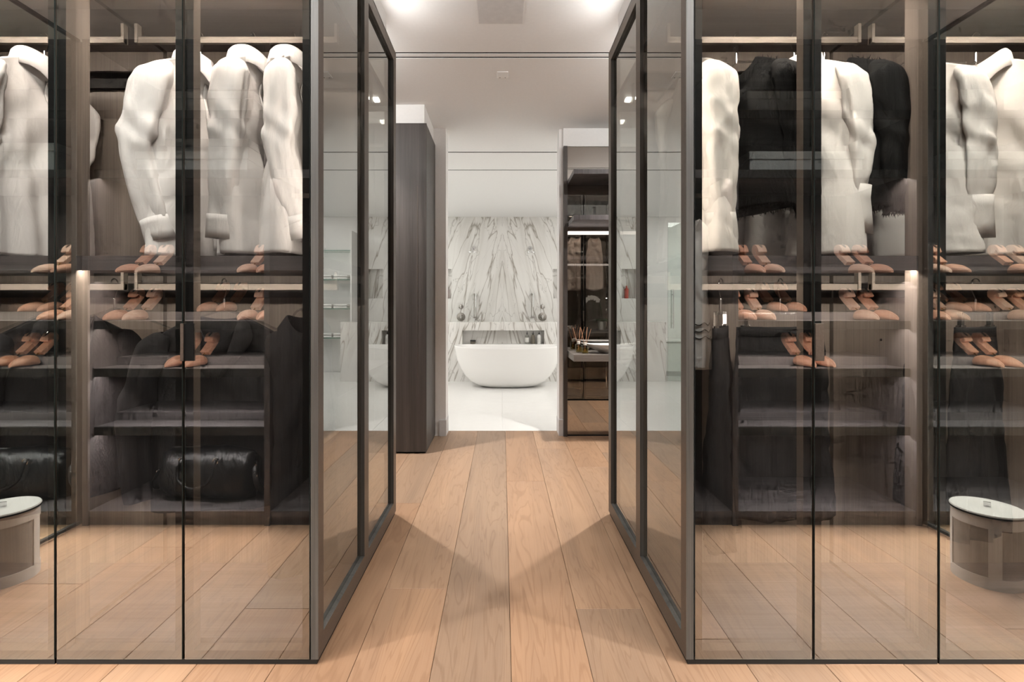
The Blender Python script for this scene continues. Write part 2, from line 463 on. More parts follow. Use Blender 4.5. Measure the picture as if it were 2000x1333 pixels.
# oak floor, plank by plank
floor = struct('floor', MB().box(-3.3, 3.3, -1.6, 4.752, -0.06, -0.0125), M['gap'], 'pale oak plank floor running towards the bathroom')
joints = {-2: [2.09], 0: [3.38], 1: [4.15, 1.95], -1: [-0.9, 0.65], -3: [0.9, 3.0]}
i0 = -13
for i in range(i0, 14):
    x0 = 0.028 + i*PLANK; x1 = x0 + PLANK
    x0 = max(x0, -3.3); x1 = min(x1, 3.3)
    if x1 - x0 < 0.02: continue
    if i in joints: ys = sorted(joints[i])
    else:
        ys = []; y = -1.6 + random.uniform(0.4, 2.0)
        while y < 4.3:
            ys.append(y); y += random.uniform(1.6, 2.4)
    ys = [-1.6] + [y for y in ys if -1.5 < y < 4.7] + [4.752]
    for a, b in zip(ys[:-1], ys[1:]):
        mb = MB().cbox(x0+0.0007, x1-0.0007, a+0.0007, b-0.0007, -0.0125, 0.0, 0.0012)
        cx, cy = (x0+x1)/2, (a+b)/2
        o = mb.build('plank', M['oak'], floor, shift=(cx, cy, 0)); o.location = (cx, cy, 0)
# bathroom floor tiles
bfloor = struct('floor_bathroom', MB().box(-2.7, 2.7, 4.752, 9.05, -0.06, -0.012), M['paint'], 'glossy white large-format tile floor of the bathroom')
TX = np.linspace(-2.7, 2.7, 7); TY = np.linspace(4.752, 9.05, 4)
for a, b in zip(TX[:-1], TX[1:]):
    for c, d in zip(TY[:-1], TY[1:]):
        MB().cbox(a+.0006, b-.0006, c+.0006, d-.0006, -0.012, 0.0, 0.0006).build('tile', M['tile'], bfloor)
# ceiling with slots
slots = [(3.198, 3.219), (3.255, 3.276), (5.250, 5.280), (5.940, 5.968)]
edges = [-1.6]
for a, b in slots: edges += [a, b]
edges.append(9.05)
cm = MB()
for k in range(0, len(edges), 2):
    cm.box(-3.3, 3.3, edges[k], edges[k+1], CEIL, CEIL+0.05)
struct('ceiling', cm, M['ceil'], 'smooth white painted ceiling with dark linear slots')
for k, (a, b) in enumerate(slots):
    struct('trim_%d' % (k+1), MB().box(-3.3, 3.3, a+.0005, b-.0005, CEIL+0.003, CEIL+0.045), M['gap'], 'thin dark linear slot in the ceiling')
struct('wall_left', MB().box(-3.34, -3.3, -1.6, 9.05, 0, CEIL), M['paint'], 'white painted side wall on the left')
struct('wall_right', MB().box(3.3, 3.34, -1.6, 9.05, 0, CEIL), M['paint'], 'white painted side wall on the right')
struct('wall_back', MB().box(-3.3, 3.3, -1.64, -1.6, 0, CEIL), M['paint'], 'white painted wall behind the viewer')
JD0, JD1 = 4.563, 4.752
struct('wall_door_left', MB().box(-3.3, -0.503, JD0, JD1, 0, CEIL), M['paint'], 'white wall pier left of the bathroom opening')
struct('wall_door_right', MB().box(0.509, 3.3, JD0+0.02, JD1, 0, CEIL), M['paint'], 'white wall pier right of the bathroom opening')
struct('baseboard_left', MB().cbox(-0.56, -0.498, JD0-0.012, JD1, 0, 0.145), M['vent'], 'grey baseboard on the left pier')
struct('baseboard_right', MB().cbox(0.504, 0.545, JD0-0.004, JD1, 0, 0.145), M['vent'], 'grey baseboard on the right pier')
# bathroom shell
struct('wall_bath_left', MB().box(-2.74, -2.7, JD1, 9.05, 0, CEIL), M['bathwhite'], 'white bathroom wall on the left')
struct('wall_bath_right', MB().box(2.7, 2.74, JD1, 9.05, 0, CEIL), M['bathwhite'], 'white bathroom wall on the right')
wb = struct('wall_bath_back', MB().box(-2.7, 2.7, 9.17, 9.21, 0, CEIL), M['paint'], 'book-matched marble wall at the end of the bathroom')
NX0, NX1, NZ0, NZ1 = 0.90, 1.16, 1.30, 1.82     # wall niches
for s in (-1, 1):
    mb = MB()
    X = lambda a: s*a
    mb.box(X(0.0008), X(NX0), 9.05, 9.075, 0, CEIL); mb.box(X(NX1), X(1.30), 9.05, 9.075, 0, CEIL)
    mb.box(X(NX0), X(NX1), 9.05, 9.075, 0, NZ0); mb.box(X(NX0), X(NX1), 9.05, 9.075, NZ1, CEIL)
    mb.build('marble_slab', M['marble'], wb)
    MB().box(X(1.302), X(2.7), 9.055, 9.075, 0, CEIL).build('plain_panel', M['bathwhite'], wb)
# room parts beside the display wardrobes
for s, nm in ((-1, 'left'), (1, 'right')):
    struct('wall_stub_' + nm, MB().box(s*2.30, s*3.3, D1+.02, D2-.02, 0, CEIL), M['paint'], 'white wall stub at the far end of the display wardrobes on the ' + nm)
    struct('trim_bulkhead_' + nm, MB().box(s*(XS+.042), s*2.30, D1+.05, D2-.05, WTOP+.002, CEIL), M['paint'], 'white bulkhead above the display wardrobes on the ' + nm)
    struct('trim_shelf_bulkhead_' + nm, MB().box(s*0.64, s*3.3, 0.03, YS-.05, WTOP+.002, CEIL), M['paint'], 'white bulkhead above the open shelving on the ' + nm)

# ------------------------------------------------------------------ display wardrobes (double sided, glass doors)
ZB, ZT = 0.018, 2.545
def door(parent, x0, x1, face, handle_side=None, yaw_name='door', s=1):
    """framed glass door; face=-1 looks to -y at D1, face=+1 looks to +y at D2"""
    g = 0.0045
    a, b = min(x0, x1)+g, max(x0, x1)-g
    yo = D1 if face < 0 else D2
    d = -face
    y0, y1, y2 = yo, yo + d*0.006, yo + d*0.044
    w = 0.0245
    fr = MB()
    for (p, q, r, t) in ((a, a+w, ZB, ZT), (b-w, b, ZB, ZT), (a+w, b-w, ZB, ZB+w), (a+w, b-w, ZT-w, ZT)):
        fr.box(p, q, y1, y2, r, t, mats=[0, 0, 1 if face < 0 else 0, 0, 1 if face > 0 else 0, 0])
    dr = fr.build('door', [M['bronze'], M['black']], parent)
    pn = MB()
    mats = [2, 2, 0 if face < 0 else 1, 2, 0 if face > 0 else 1, 2]
    pn.box(a, b, y0, y1 - d*0.0004, ZB, ZT, mats=mats)
    pn.build('pane', [M['glass'], M['clear'], M['edge']], dr)
    if handle_side is not None:
        hx = b if handle_side > 0 else a
        h = MB()
    if handle_side == 2:      # bronze pull with a black inset plate
        MB().box(a-.0082, a+.001, D1-.010, D1-.0005, .977, 1.097).box(a+.001, a+.031, D1-.005, D1-.0005, .977, 1.097, mat=1).build('handle', [M['bronze'], M['black']], dr)
    elif handle_side == 3:
        MB().box(a-.002, a+.026, D1-.008, D1-.0005, .977, 1.097).build('handle', M['bronze'], dr, bevel=.001)
    elif handle_side is not None:
        h.box(hx-0.006*handle_side, hx+0.005*handle_side, yo-d*0.030, yo-d*0.001, 0.975, 1.098)
        h.box(hx-0.006*handle_side, hx+0.005*handle_side, yo-d*0.034, yo-d*0.030, 0.975, 1.098)
        h.build('handle', M['bronze'], dr, bevel=0.001)
    return dr

def rail(parent, x0, x1, y, z, zt):
    m = MB().box(x0, x1, y-.008, y+.008, z-.012, z+.012)
    r = m.build('hanging_rail', M['rail'], parent, bevel=0.001)
    for x in (x0, x1):
        dx = 0.011 if x == min(x0, x1) else -0.011
        MB().box(x, x+dx, y-.012, y+.012, z-.012, zt).build('bracket', M['rail'], r)
    return r

Z_BOARD = 2.241; Z_MID0, Z_MID1 = 1.283, 1.319; Z_DECK = 0.055
def wardrobe(s, x0, x1, first, label):
    root = empty('display_wardrobe', (s*(x0+x1)/2, (D1+D2)/2, 0), 0, label, 'wardrobe', 'glass display wardrobes')
    root_shift = tuple(root.location)
    class R:  # keep world coordinates for parts
        pass
    inv = Matrix.Translation(-root.location)
    before = set(bpy.data.objects)
    X = lambda a: s*a
    # carcass boards
    MB().box(X(x0+.016), X(x1), D1+.05, D2-.05, 0.018, Z_DECK).build('deck', M['wood_x'], root)
    MB().box(X(x0+.016), X(x1), DM, DM+.025, Z_DECK, WTOP-.03).build('middle_panel', M['wood_panel'], root)
    tp = MB().box(X(x0+.0), X(x1), D1+.004, D2-.004, ZT+.004, WTOP); tp.build('top', M['bronze'], root)
    for nm, ya, yb in (('upper_board', D1+.05, DM), ('upper_board', DM+.025, D2-.05)):
        MB().box(X(x0+.016), X(x1-.002), ya, yb, Z_BOARD, Z_BOARD+.03).build(nm, M['wood_x'], root)
        yl_ = (ya, ya+.012) if ya < DM else (yb-.012, yb)
        MB().box(X(x0+.016), X(x1-.002), yl_[0], yl_[1], Z_BOARD-.026, Z_BOARD).build('board_lip', M['wood_x'], root)
    MB().box(X(x0+.016), X(x1-.002), D1+.046, D1+.058, Z_MID0-.012, Z_MID0).box(X(x0+.016), X(x1-.002), D1+.046, DM, Z_MID0, Z_MID1).build('middle_shelf', M['wood_x'], root)
    MB().box(X(x0+.016), X(x1-.002), DM+.025, D2-.05, 0.83, 0.86).build('rear_shelf', M['wood_x'], root)
    # dark bars on the middle panel
    MB().box(X(x0+.016), X(x1-.002), DM-.022, DM, 2.078, 2.142).build('back_rail', M['gap'], root)
    MB().box(X(x0+.016), X(x1-.002), DM-.016, DM, 1.19, 1.25).build('back_rail', M['gap'], root)
    # posts at the outer joint
    po = MB(); po.box(X(x1-.018), X(x1), D1+.046, D1+.115, ZB, ZT); po.box(X(x1-.018), X(x1), D2-.115, D2-.046, ZB, ZT)
    po.build('joint_post', M['wood_panel'], root)
    # doors
    xm = (x0+.026+x1)/2 if first else (x0+x1)/2
    if first: xm = 1.0235 if s < 0 else 0.9985
    xa = x0+.0245 if first else x0
    door(root, X(xa), X(xm), -1, handle_side=2 if s < 0 else None)
    # the handle sits at the meeting edge of the outer door, as seen in the photograph
    door(root, X(xm), X(x1), -1, handle_side=3 if s > 0 else None)
    door(root, X(xa), X(xm), 1, handle_side=(-1 if s < 0 else 1))
    door(root, X(xm), X(x1), 1)
    # plinth shadow gap
    MB().box(X(x0+.006), X(x1), D1+.004, D2-.004, 0.0, 0.0175).build('plinth', M['gap'], root)
    # rails
    rx0 = x0+.045 if first else x0+.022
    rail(root, X(rx0), X(x1-.02), YR, 2.180, Z_BOARD); rail(root, X(rx0), X(x1-.02), YR, 1.227, Z_MID0)
    rail(root, X(rx0), X(x1-.02), 2.503, 2.150, Z_BOARD)
    # led profiles
    L0 = abs(x1-x0)-.06; cx = X((x0+x1)/2+.01)
    for y, z, rot, p in ((D1+.075, Z_BOARD, 0.45, 1.0), (D1+.075, Z_MID0, 0.40, 0.75), (D2-.075, Z_BOARD, -0.45, 0.45)):
        L = L0 - (.26 if z > 2 else 0)
        MB().box(cx-L/2, cx+L/2, y-.008, y+.008, z-.004, z).build('led_strip', M['led_dim'], root)
        area('wardrobe_led', (cx, y, z-.006), L, .012, P_LED_HANG*p, WARM, (rot, 0, 0))
    if first:
        # framed glass side towards the corridor: posts, mullion and rails with recessed panes
        fr = MB()
        xo, xi, xg = XS, XS+.024, XS+.0155
        posts = ((D1-.001, D1+.047), (2.193, 2.260), (D2-.060, D2+.001))
        om = [1, 1, 0, 0 if s > 0 else 1, 0, 1 if s > 0 else 0]
        om = [0, 0, 0, 1 if s < 0 else 0, 0, 1 if s > 0 else 0]
        for a, b in posts: fr.box(X(xo), X(xi), a, b, ZB, WTOP, mats=om)
        for a, b in ((D1+.047, 2.193), (2.260, D2-.060)):
            fr.box(X(xo), X(xi), a, b, ZB, 0.082, mats=om); fr.box(X(xo), X(xi), a, b, WTOP-.062, WTOP, mats=om)
        sf = fr.build('side_frame', [M['linen'], M['bronze']], root)
        for a, b in ((D1+.047, 2.193), (2.260, D2-.060)):
            inward = [2, 2, 2, 0, 2, 1] if s < 0 else [2, 2, 2, 1, 2, 0]
            MB().box(X(xg), X(xg+.005), a+.001, b-.001, 0.083, WTOP-.063, mats=inward).build('pane', [M['sideglass'], M['clear'], M['edge']], sf)
        for za, zb, pw in ((Z_MID1+.02, Z_BOARD-.03, 0.9), (Z_DECK+.02, Z_MID0-.02, 0.8)):  # upright strips added behind the stile to light the shirts evenly
            MB().box(X(XS+.026), X(XS+.030), D1+.052, D1+.064, za, zb).build('led_strip', M['led_dim'], root)
            area('added_side_light', (X(XS+.033), D1+.058, (za+zb)/2), zb-za, .010, pw, WARM, (0, -s*math.radians(90), 0))
        for k in (0, 1):   # small square spots under the rear board
            MB().box(X(0.645+.04*k), X(0.672+.04*k), 2.66, 2.70, Z_BOARD-.012, Z_BOARD).build('square_spot', M['lamp'], root)
    else:
        po = MB()
        MB().box(X(x1), X(x1+.02), D1, D2, ZB, WTOP).build('end_panel', M['wood_cab'], root)
    for o in root.children: o.location = -Vector(root_shift)
    return root
for s, side in ((-1, 'left'), (1, 'right')):
    xu = XU if s < 0 else 1.400
    wardrobe(s, XS, xu, True, 'glass-doored display wardrobe beside the corridor on the ' + side + (' holding white shirts and black jackets' if s < 0 else ' holding cream blouses and black cardigans'))
    wardrobe(s, xu, XE, False, 'glass-doored display wardrobe at the ' + side + ' edge of the picture, beyond the corridor unit')

def cove(name, x0, x1, y0, y1, rot, k, label):  # strip and lamp added out of sight to lift the ceiling brightness
    z = WTOP
    r = tag(MB().box(x0, x1, y0, y1, z+.001, z+.006).build(name, M['led_dim']), label, 'light strip', 'added light strips on the wardrobe tops')
    w, d = abs(x1-x0), abs(y1-y0)
    area('added_cove_light', ((x0+x1)/2, (y0+y1)/2, z+.016), w, d, P_ADDED_COVE*k*max(w, d), NEUTRAL, rot)
TC = math.radians(72)
for s, side in ((-1, 'left'), (1, 'right')):
    cove('added_cove_strip', s*(XS+.018), s*(XS+.030), D1+.05, D2-.05, (0, PI-s*math.radians(80), 0), .42, 'added hidden light strip along the corridor edge of the %s wardrobe top' % side)
    cove('added_cove_strip', s*(XS+.30), s*2.25, D2-.030, D2-.018, (PI-TC, 0, 0), 1.7, 'added hidden light strip along the rear edge of the %s wardrobe tops' % side)

# ------------------------------------------------------------------ open shelving behind the camera (seen in the glass)
SB, SF = 0.03, YS            # back and front in y
STEP = SF - 0.202
SH = [0.51, 0.822, 1.076, 1.33]
def shoe_bay(s, x0, x1, label, door_at=None):
    root = empty('shoe_shelving', (s*(x0+x1)/2, (SB+SF)/2, 0), 0, label, 'shelving', 'open shoe shelving units')
    X = lambda a: s*a
    t = 0.03
    for a, b in ((x0, x0+t), (x1-t, x1)):
        MB().box(X(a), X(b), SB, SF, 0.0, WTOP).build('side_panel', M['wood'], root)
    MB().box(X(x0+t), X(x1-t), SB, SB+.02, 0.075, WTOP).build('back_panel', M['wood'], root)
    MB().box(X(x0+t), X(x1-t), SB, SF, WTOP-.03, WTOP).build('top_panel', M['wood_x'], root)
    MB().box(X(x0+t), X(x1-t), SB+.02, SF-.004, 0.045, 0.075).build('deck', M['wood_x'], root)
    MB().box(X(x0+t), X(x1-t), SF-.03, SF-.012, 0.0, 0.045).build('plinth', M['wood'], root)
    a, b = x0+t+.001, x1-t-.001
    tops = SH + [1.883, 2.200]
    for k, z in enumerate(tops):
        sh = MB().box(X(a), X(b), SB+.02, SF-.055, z-.030, z).build('shelf', M['wood_x'], root)
        MB().box(X(a), X(b), SF-.055, SF-.04, z-.045, z-.001).build('shaded_lip', M['lip_shade'], sh)
        if k < 4:
            MB().box(X(a), X(b), SB+.02, STEP, z, z+.045).build('riser_step', M['wood_x'], sh)
        if k < 4:
            MB().box(X(a+.01), X(b-.01), SF-.082, SF-.070, z-.034, z-.030).build('led_strip', M['led_dim'], root)
            area('shelf_led', (X((a+b)/2), SF-.076, z-.0355), b-a-.02, .010, P_LED_SHOE*(0.45 if k == 0 else 0.6 if k == 1 else 1.0), WARM if k > 1 else (1.0, 0.93, 0.90), (0.35, 0, 0))
    # strip that lights the top shoe shelf
    MB().box(X(a+.01), X(b-.01), SF-.082, SF-.070, 1.853-.004, 1.853).build('led_strip', M['led_dim'], root)
    area('shelf_led', (X((a+b)/2), SF-.076, 1.8475), b-a-.02, .010, P_LED_SHOE*0.55, WARM, (0.2, 0, 0))
    if door_at is not None:     # glass door standing open into the aisle
        xd = door_at; y0, y1 = SF+.006, SF+.64
        m = MB()
        for p, q, r, tt in ((y0, y1, 0.012, 0.026), (y0, y1, WTOP-.02, WTOP-.006)):
            m.box(X(xd), X(xd+.02), p, q, r, tt)
        d = m.build('door', M['gap'], root)
        MB().box(X(xd+.007), X(xd+.013), y0+.012, y1-.012, .026, WTOP-.02).build('pane', M['thin'], d)
    for o in root.children: o.location = -root.location
    return root
for s, side in ((-1, 'left'), (1, 'right')):
    xi = 1.252-.032 if s < 0 else 1.241-.032
    bays = [(xi, 2.205, 'dark oak shoe shelving with lit stepped shelves on the %s, next to the hanging bay' % side, 2.21),
            (2.232, 3.20, 'dark oak shoe shelving on the outer %s beyond the open glass door' % side, None)]
    for x0, x1, lb, dd in bays: shoe_bay(s, x0, x1, lb, dd)
    # hanging bay nearest the passage
    root = empty('hanging_bay', (s*0.93, (SB+SF)/2, 0), 0, 'narrow dark oak hanging bay at the inner end of the %s shelving' % side, 'wardrobe', 'hanging bays')
    X = lambda a: s*a
    MB().box(X(.64), X(.67), SB, SF, 0, WTOP).build('side_panel', M['wood'], root)
    MB().box(X(.67), X(xi-.002), SB, SB+.02, .075, WTOP).build('back_panel', M['wood'], root)
    MB().box(X(.67), X(xi-.002), SB, SF, WTOP-.03, WTOP).build('top_panel', M['wood_x'], root)
    MB().box(X(.67), X(xi-.002), SB+.02, SF-.004, .045, .075).build('deck', M['wood_x'], root)
    MB().box(X(.67), X(xi-.002), SF-.03, SF-.012, 0, .045).build('plinth', M['wood'], root)
    MB().box(X(.672), X(xi-.004), 0.32, 0.335, 1.78, 1.805).build('hanging_rail', M['rail'], root)
    MB().box(X(.672), X(xi-.004), SB+.02, SF-.055, 1.853, 1.883).box(X(.672), X(xi-.004), SF-.055, SF-.04, 1.838, 1.883).build('shelf', M['wood_x'], root)
    MB().box(X(.68), X(xi-.012), SF-.082, SF-.070, 1.849, 1.853).build('led_strip', M['led_dim'], root)  # strip added to brighten the clothes in this narrow bay
    area('added_bay_light', (X((.672+xi)/2), SF-.076, 1.847), xi-.70, .010, 5.0, WARM, (.35, 0, 0))
    for o in root.children: o.location = -root.location

# ------------------------------------------------------------------ garments
def body_pts(A, T, p):
    c, s = np.cos(A), np.sin(A)
    un = np.sign(c)*np.abs(c)**0.72; vn = np.sign(s)*np.abs(s)**0.85
    hw = p['sh'] + (p['mid']-p['sh'])*sm(0, .35, T) + (p['hem']-p['mid'])*sm(.35, 1, T)
    th = p['th0'] + (p['th']-p['th0'])*sm(0, .3, T) + (p['thh']-p['th'])*sm(.4, 1, T)
    u = un*hw; nw = p['nw']
    dip = np.clip(1-(u/nw)**2, 0, 1)
    th = th + p.get('nth', .035)*dip*(1-sm(0, .16, T))
    z0 = -p['slope']*np.clip((np.abs(u)-nw)/(p['sh']-nw), 0, 1)**1.15
    zd = np.where(vn < 0, -p['nd']*dip**0.7, -0.012*dip)
    z = z0*(1-sm(0, .6, T)) + zd*(1-sm(0, .28, T)) - T*p['L'] + p['hc']*(T**5)*(un**2)
    amp = p['fa']*sm(.06, .85, T)
    r = p['ph']; x = u/np.maximum(hw, 1e-6)
    k = p.get('kf', 1.0)
    d = np.sin(k*4.6*x+r[0]+1.3*T) + .7*np.sin(k*8.1*x+r[1]-1.1*T+np.sign(s)*.8) + .35*np.sin(k*15*x+r[2]+np.sign(s)*2)
    v = vn*th + amp*d*np.abs(s)
    u = u + .5*amp*np.sin(6*T+r[3])*np.abs(c) + p.get('sway', 0)*T**1.5*.05
    # diagonal drape creases
    v = v + .006*np.sin(22*T - 7*np.abs(x) + r[4])*sm(.1, .3, T)*(1-sm(.5, .9, T))*np.abs(s)
    return np.stack([u, v, z], -1)
def wrinkle(R, seed, amp):
    R = np.asarray(R, float); rng = np.random.RandomState(seed+500)
    tn = np.roll(R, -1, 1) - np.roll(R, 1, 1); tm = np.gradient(R, axis=0)
    nr = np.cross(tn, tm); nr /= np.linalg.norm(nr, axis=-1, keepdims=True) + 1e-9
    f = np.zeros(R.shape[:2])
    for k in range(7):
        d = rng.uniform(-1, 1, 3)*np.array([1, 1, .45]); d /= np.linalg.norm(d)
        e = rng.uniform(-1, 1, 3); g = rng.uniform(-1, 1, 3)
        lam = rng.uniform(.05, .13)
        w = 1.1*np.sin(2*PI*(R@e)/.28+rng.uniform(0, 6))
        c = (1-np.abs(np.sin(PI*(R@d)/lam + w + rng.uniform(0, 6))))**2.4
        msk = np.clip(np.sin(2*PI*(R@g)/.42+rng.uniform(0, 6))+.25, 0, 1)
        f += c*msk*(lam/.09)
    f -= f.mean()
    fade = sm(0, .12, np.linspace(0, 1, R.shape[0]))[:, None]
    return R + nr*(amp*f*fade)[..., None]
def make_body(p, n=96, m=64):
    A, T = np.meshgrid(np.linspace(0, 2*PI, n, endpoint=False), np.linspace(0, 1, m)**1.15)
    return body_pts(A, T, p)
def sleeve_rings(p, side, elbow, wrist, L=.60, a=(.078, .072, .062, .045), b=(.026, .034, .034, .026), seed=0, n=54, seg=40):
    sh, sl = p['sh'], p['slope']
    P = spline([(side*(sh-.03), 0, -sl+.006), (side*(sh+.012), elbow[1]*.25, -sl-.07), (side*(sh+.02+elbow[0]*.6), elbow[1]*.8, -sl-.22),
                (side*(sh+.02+elbow[0]), elbow[1], -sl-.34), (side*(sh+.01+wrist[0]), wrist[1], -sl-L)], n)
    T = np.gradient(P, axis=0); T /= np.linalg.norm(T, axis=1)[:, None]
    R = []; rng = np.random.RandomState(seed)
    f = rng.uniform(0, 6, 6)
    for i in range(n):
        t = i/(n-1)
        aa = np.interp(t, (0, .05, .2, .6, 1), (a[0]*.35, a[0]*.62, a[1], a[2], a[3])); bb = np.interp(t, (0, .05, .2, .6, 1), (b[0]*.4, b[0]*.75, b[1], b[2], b[3]))
        vd = np.array([0, 1.0, 0]); vd = vd - T[i]*vd.dot(T[i]); vd /= np.linalg.norm(vd)
        w = np.cross(T[i], vd)
        aa *= 1-.14*sm(.88, 1, t); bb *= 1-.14*sm(.88, 1, t)
        ring = []
        for k in range(seg):
            th = 2*PI*k/seg
            wr = 1 + sm(.08, .4, t)*(.10*math.sin(3*th+f[0]+2.2*t) + .07*math.sin(5*th+f[1]-3*t) + .04*math.sin(9*th+f[5]+5*t))
            cr = .0045*math.sin(30*t+2.4*th+f[3])*(sm(.30, .5, t)*(1-sm(.6, .8, t)) + sm(.85, 1, t)) + .003*math.sin(14*t-3*th+f[4])*sm(.1, .4, t)
            ring.append(P[i] + vd*(aa*wr+cr)*math.cos(th) + w*(bb*wr+cr)*math.sin(th))
        R.append(ring)
    return np.array(R), P, T
def cuff_rings(P, T, a, b, h, seg=28, flare=1.0):
    R = []
    vd = np.array([0, 1.0, 0]); t = T[-1]; vd = vd - t*vd.dot(t); vd /= np.linalg.norm(vd); w = np.cross(t, vd)
    for j, f in enumerate((-.35, 0, .5, 1)):
        sc = 1.0 + (flare-1.0)*max(f, 0)
        c = P[-1] + t*h*f
        R.append([c + vd*a*sc*math.cos(2*PI*k/seg) + w*b*sc*math.sin(2*PI*k/seg) for k in range(seg)])
    return np.array(R)
def collar_mesh(p, height=.040, leaf=.066, point=.055, open_ang=.35):
    """stand plus folded leaf around the neck"""
    mb = MB(); n = 40
    a0, b0 = p['nw']*1.0, .066
    st, lf = [], []
    for i in range(n+1):
        t = i/n; ph = -PI/2 + open_ang*.5 + t*(2*PI-open_ang)
        cx, sy = math.cos(ph), math.sin(ph)
        fr = max(0, -sy)**2
        zb = -.004 - p['nd']*.85*fr
        base = np.array([a0*cx, b0*sy-.004*fr, zb]); top = np.array([a0*.93*cx, b0*.93*sy, zb+height])
        out = np.array([a0*1.28*cx, b0*1.36*sy, zb+height-leaf-point*fr**3])
        midp = np.array([a0*1.10*cx, b0*1.14*sy, zb+height-.006])
        st.append([base, top]); lf.append([top, top+np.array([.02*cx*.3, .02*sy*.3, .004]), midp, out])
    mb.rings(np.array(st), closed=False)
    mb.rings(np.array(lf), closed=False)
    return mb
def hanger(x, y, zneck, zrail, yaw, label, group='clear hangers with metal hooks', arms=True, span=.19, drop=.055):
    r = empty('clothes_hanger', (x, y, zneck), yaw, label, 'hanger', group)
    zr = zrail - zneck + .012
    pts = [(0, 0, .012), (0, 0, .05), (0, .001, zr-.055), (0, .018, zr-.022)]
    for k in range(9):
        a = -.55 + k/8*(PI+.55)
        pts.append((0, .017*math.cos(a), zr+.0035+.0165*max(math.sin(a), -.8)))
    # the hook lies in the plane across the rail
    R = Matrix.Rotation(-yaw, 3, 'Z')
    P = [tuple(R @ Vector(q)) for q in pts]
    MB().tube(spline(P, 40), .0021, 8).build('hook', M['chrome'], r, True)
    Q = [tuple(R @ Vector(q)) for q in ((0, 0, .018), (0, 0, .055))]
    MB().tube(Q, .0042, 10).build('ferrule', M['chrome'], r, True)
    if arms:
        P = spline([(-span, 0, -drop-.012), (-span*.55, 0, -drop*.45), (-.03, 0, .006), (0, 0, .018), (.03, 0, .006), (span*.55, 0, -drop*.45), (span, 0, -drop-.012)], 34)
        MB().tube(P, .0065, 8, flat=.7).build('arm', M['acrylic'], r, True)
    return r
PHI = lambda seed: list(np.random.RandomState(seed).uniform(0, 6.28, 6))
def garment_root(name, x, y, z, yaw, label, cat, group):
    return empty(name, (x, y, z), yaw, label, cat, group)
YG = YR-.022
def shirt(x, yaw, z, label, seed, mat, elbows, wrists, y=YG, L=.742, cuffs=True, collar=True, ribbon=False, group='white shirts on the upper rail', name='shirt', 
          cat='shirt', flare=1.0, cuff_h=.06, nd=.03, hc=.0, sl=.57, cuffa=None, buttons=True, sh=.188, sleevea=None, fa=.017, hem=.225):
    p = dict(sh=sh, mid=.215, hem=hem, th0=.010, th=.052, thh=.080, nw=.075, slope=.062, nd=nd, L=L, hc=hc, fa=fa, ph=PHI(seed))
    r = garment_root(name, x, y, z, yaw, label, cat, group)
    MB().rings(wrinkle(make_body(p), seed, .0034)).build('body', mat, r, True, solid=.0025)
    a = sleevea or (.066, .068, .060, .050)
    for i, sd in enumerate((-1, 1)):
        R, P, T = sleeve_rings(p, sd, elbows[i], wrists[i], L=sl, a=a, seed=seed*3+i)
        so = MB().rings(wrinkle(R, seed*7+i, .0032)).build('sleeve', mat, r, True, solid=.002)
        if cuffs:
            ca = cuffa or (a[3]*1.05, .031)
            MB().rings(cuff_rings(P, T, ca[0], ca[1], cuff_h, flare=flare)).build('cuff', mat, so, True, solid=.003)
    if collar:
        collar_mesh(p).build('collar', mat, r, True, solid=.003)
    # placket and buttons
    if buttons:
        ts = np.linspace(.06, .95, 26)
        C = body_pts(np.full(26, -PI/2), ts, p)
        L0 = np.stack([C + np.array([-.014, -.003, 0]), C + np.array([-.014, -.006, 0]), C + np.array([.014, -.006, 0]), C + np.array([.014, -.003, 0])], 1)
        pk = MB().rings(L0, closed=False).build('placket', mat, r, True, solid=.001)
        for k in range(6):
            c = body_pts(np.array([-PI/2]), np.array([.1+.14*k]), p)[0]
            b = MB()
            b.rings([[(c[0]+.005*math.cos(q), c[1]-.0065-h, c[2]+.005*math.sin(q)) for q in np.linspace(0, 2*PI, 12, endpoint=False)] for h in (0, .002)], cap0=True, cap1=True)
            b.build('button', M['button'], pk)
    if ribbon:
        q = [(.02, -.062, .02), (.05, -.07, -.01), (.055, -.078, -.08), (.05, -.082, -.15)]
        MB().tube(spline(q, 20), .0035, 6, flat=.4).build('neck_ribbon', M['ribbon'], r, True)
        tz = MB().tube([(.05, -.082, -.145), (.049, -.083, -.16), (.049, -.083, -.185), (.05, -.083, -.20)], [.004, .010, .011, .005], 8)
        tz.build('tassel', M['ribbon'], r, True)
    return r
def fringe(mb, pts, outv, n_per=3, ln=.014, seed=0):
    rng = np.random.RandomState(seed)
    for p in pts:
        for k in range(n_per):
            q = np.array(p) + rng.uniform(-.004, .004, 3)
            d = np.array(outv) + rng.uniform(-.6, .6, 3); d = d/np.linalg.norm(d)*ln*rng.uniform(.6, 1.5)
            side = np.cross(d, rng.uniform(-1, 1, 3)); side = side/np.linalg.norm(side)*.0016
            up = np.cross(d, side); up = up/np.linalg.norm(up)*.0016
            mb.add([q+side, q-side, q+up, q+d], [(0, 1, 3), (1, 2, 3), (2, 0, 3), (0, 2, 1)])
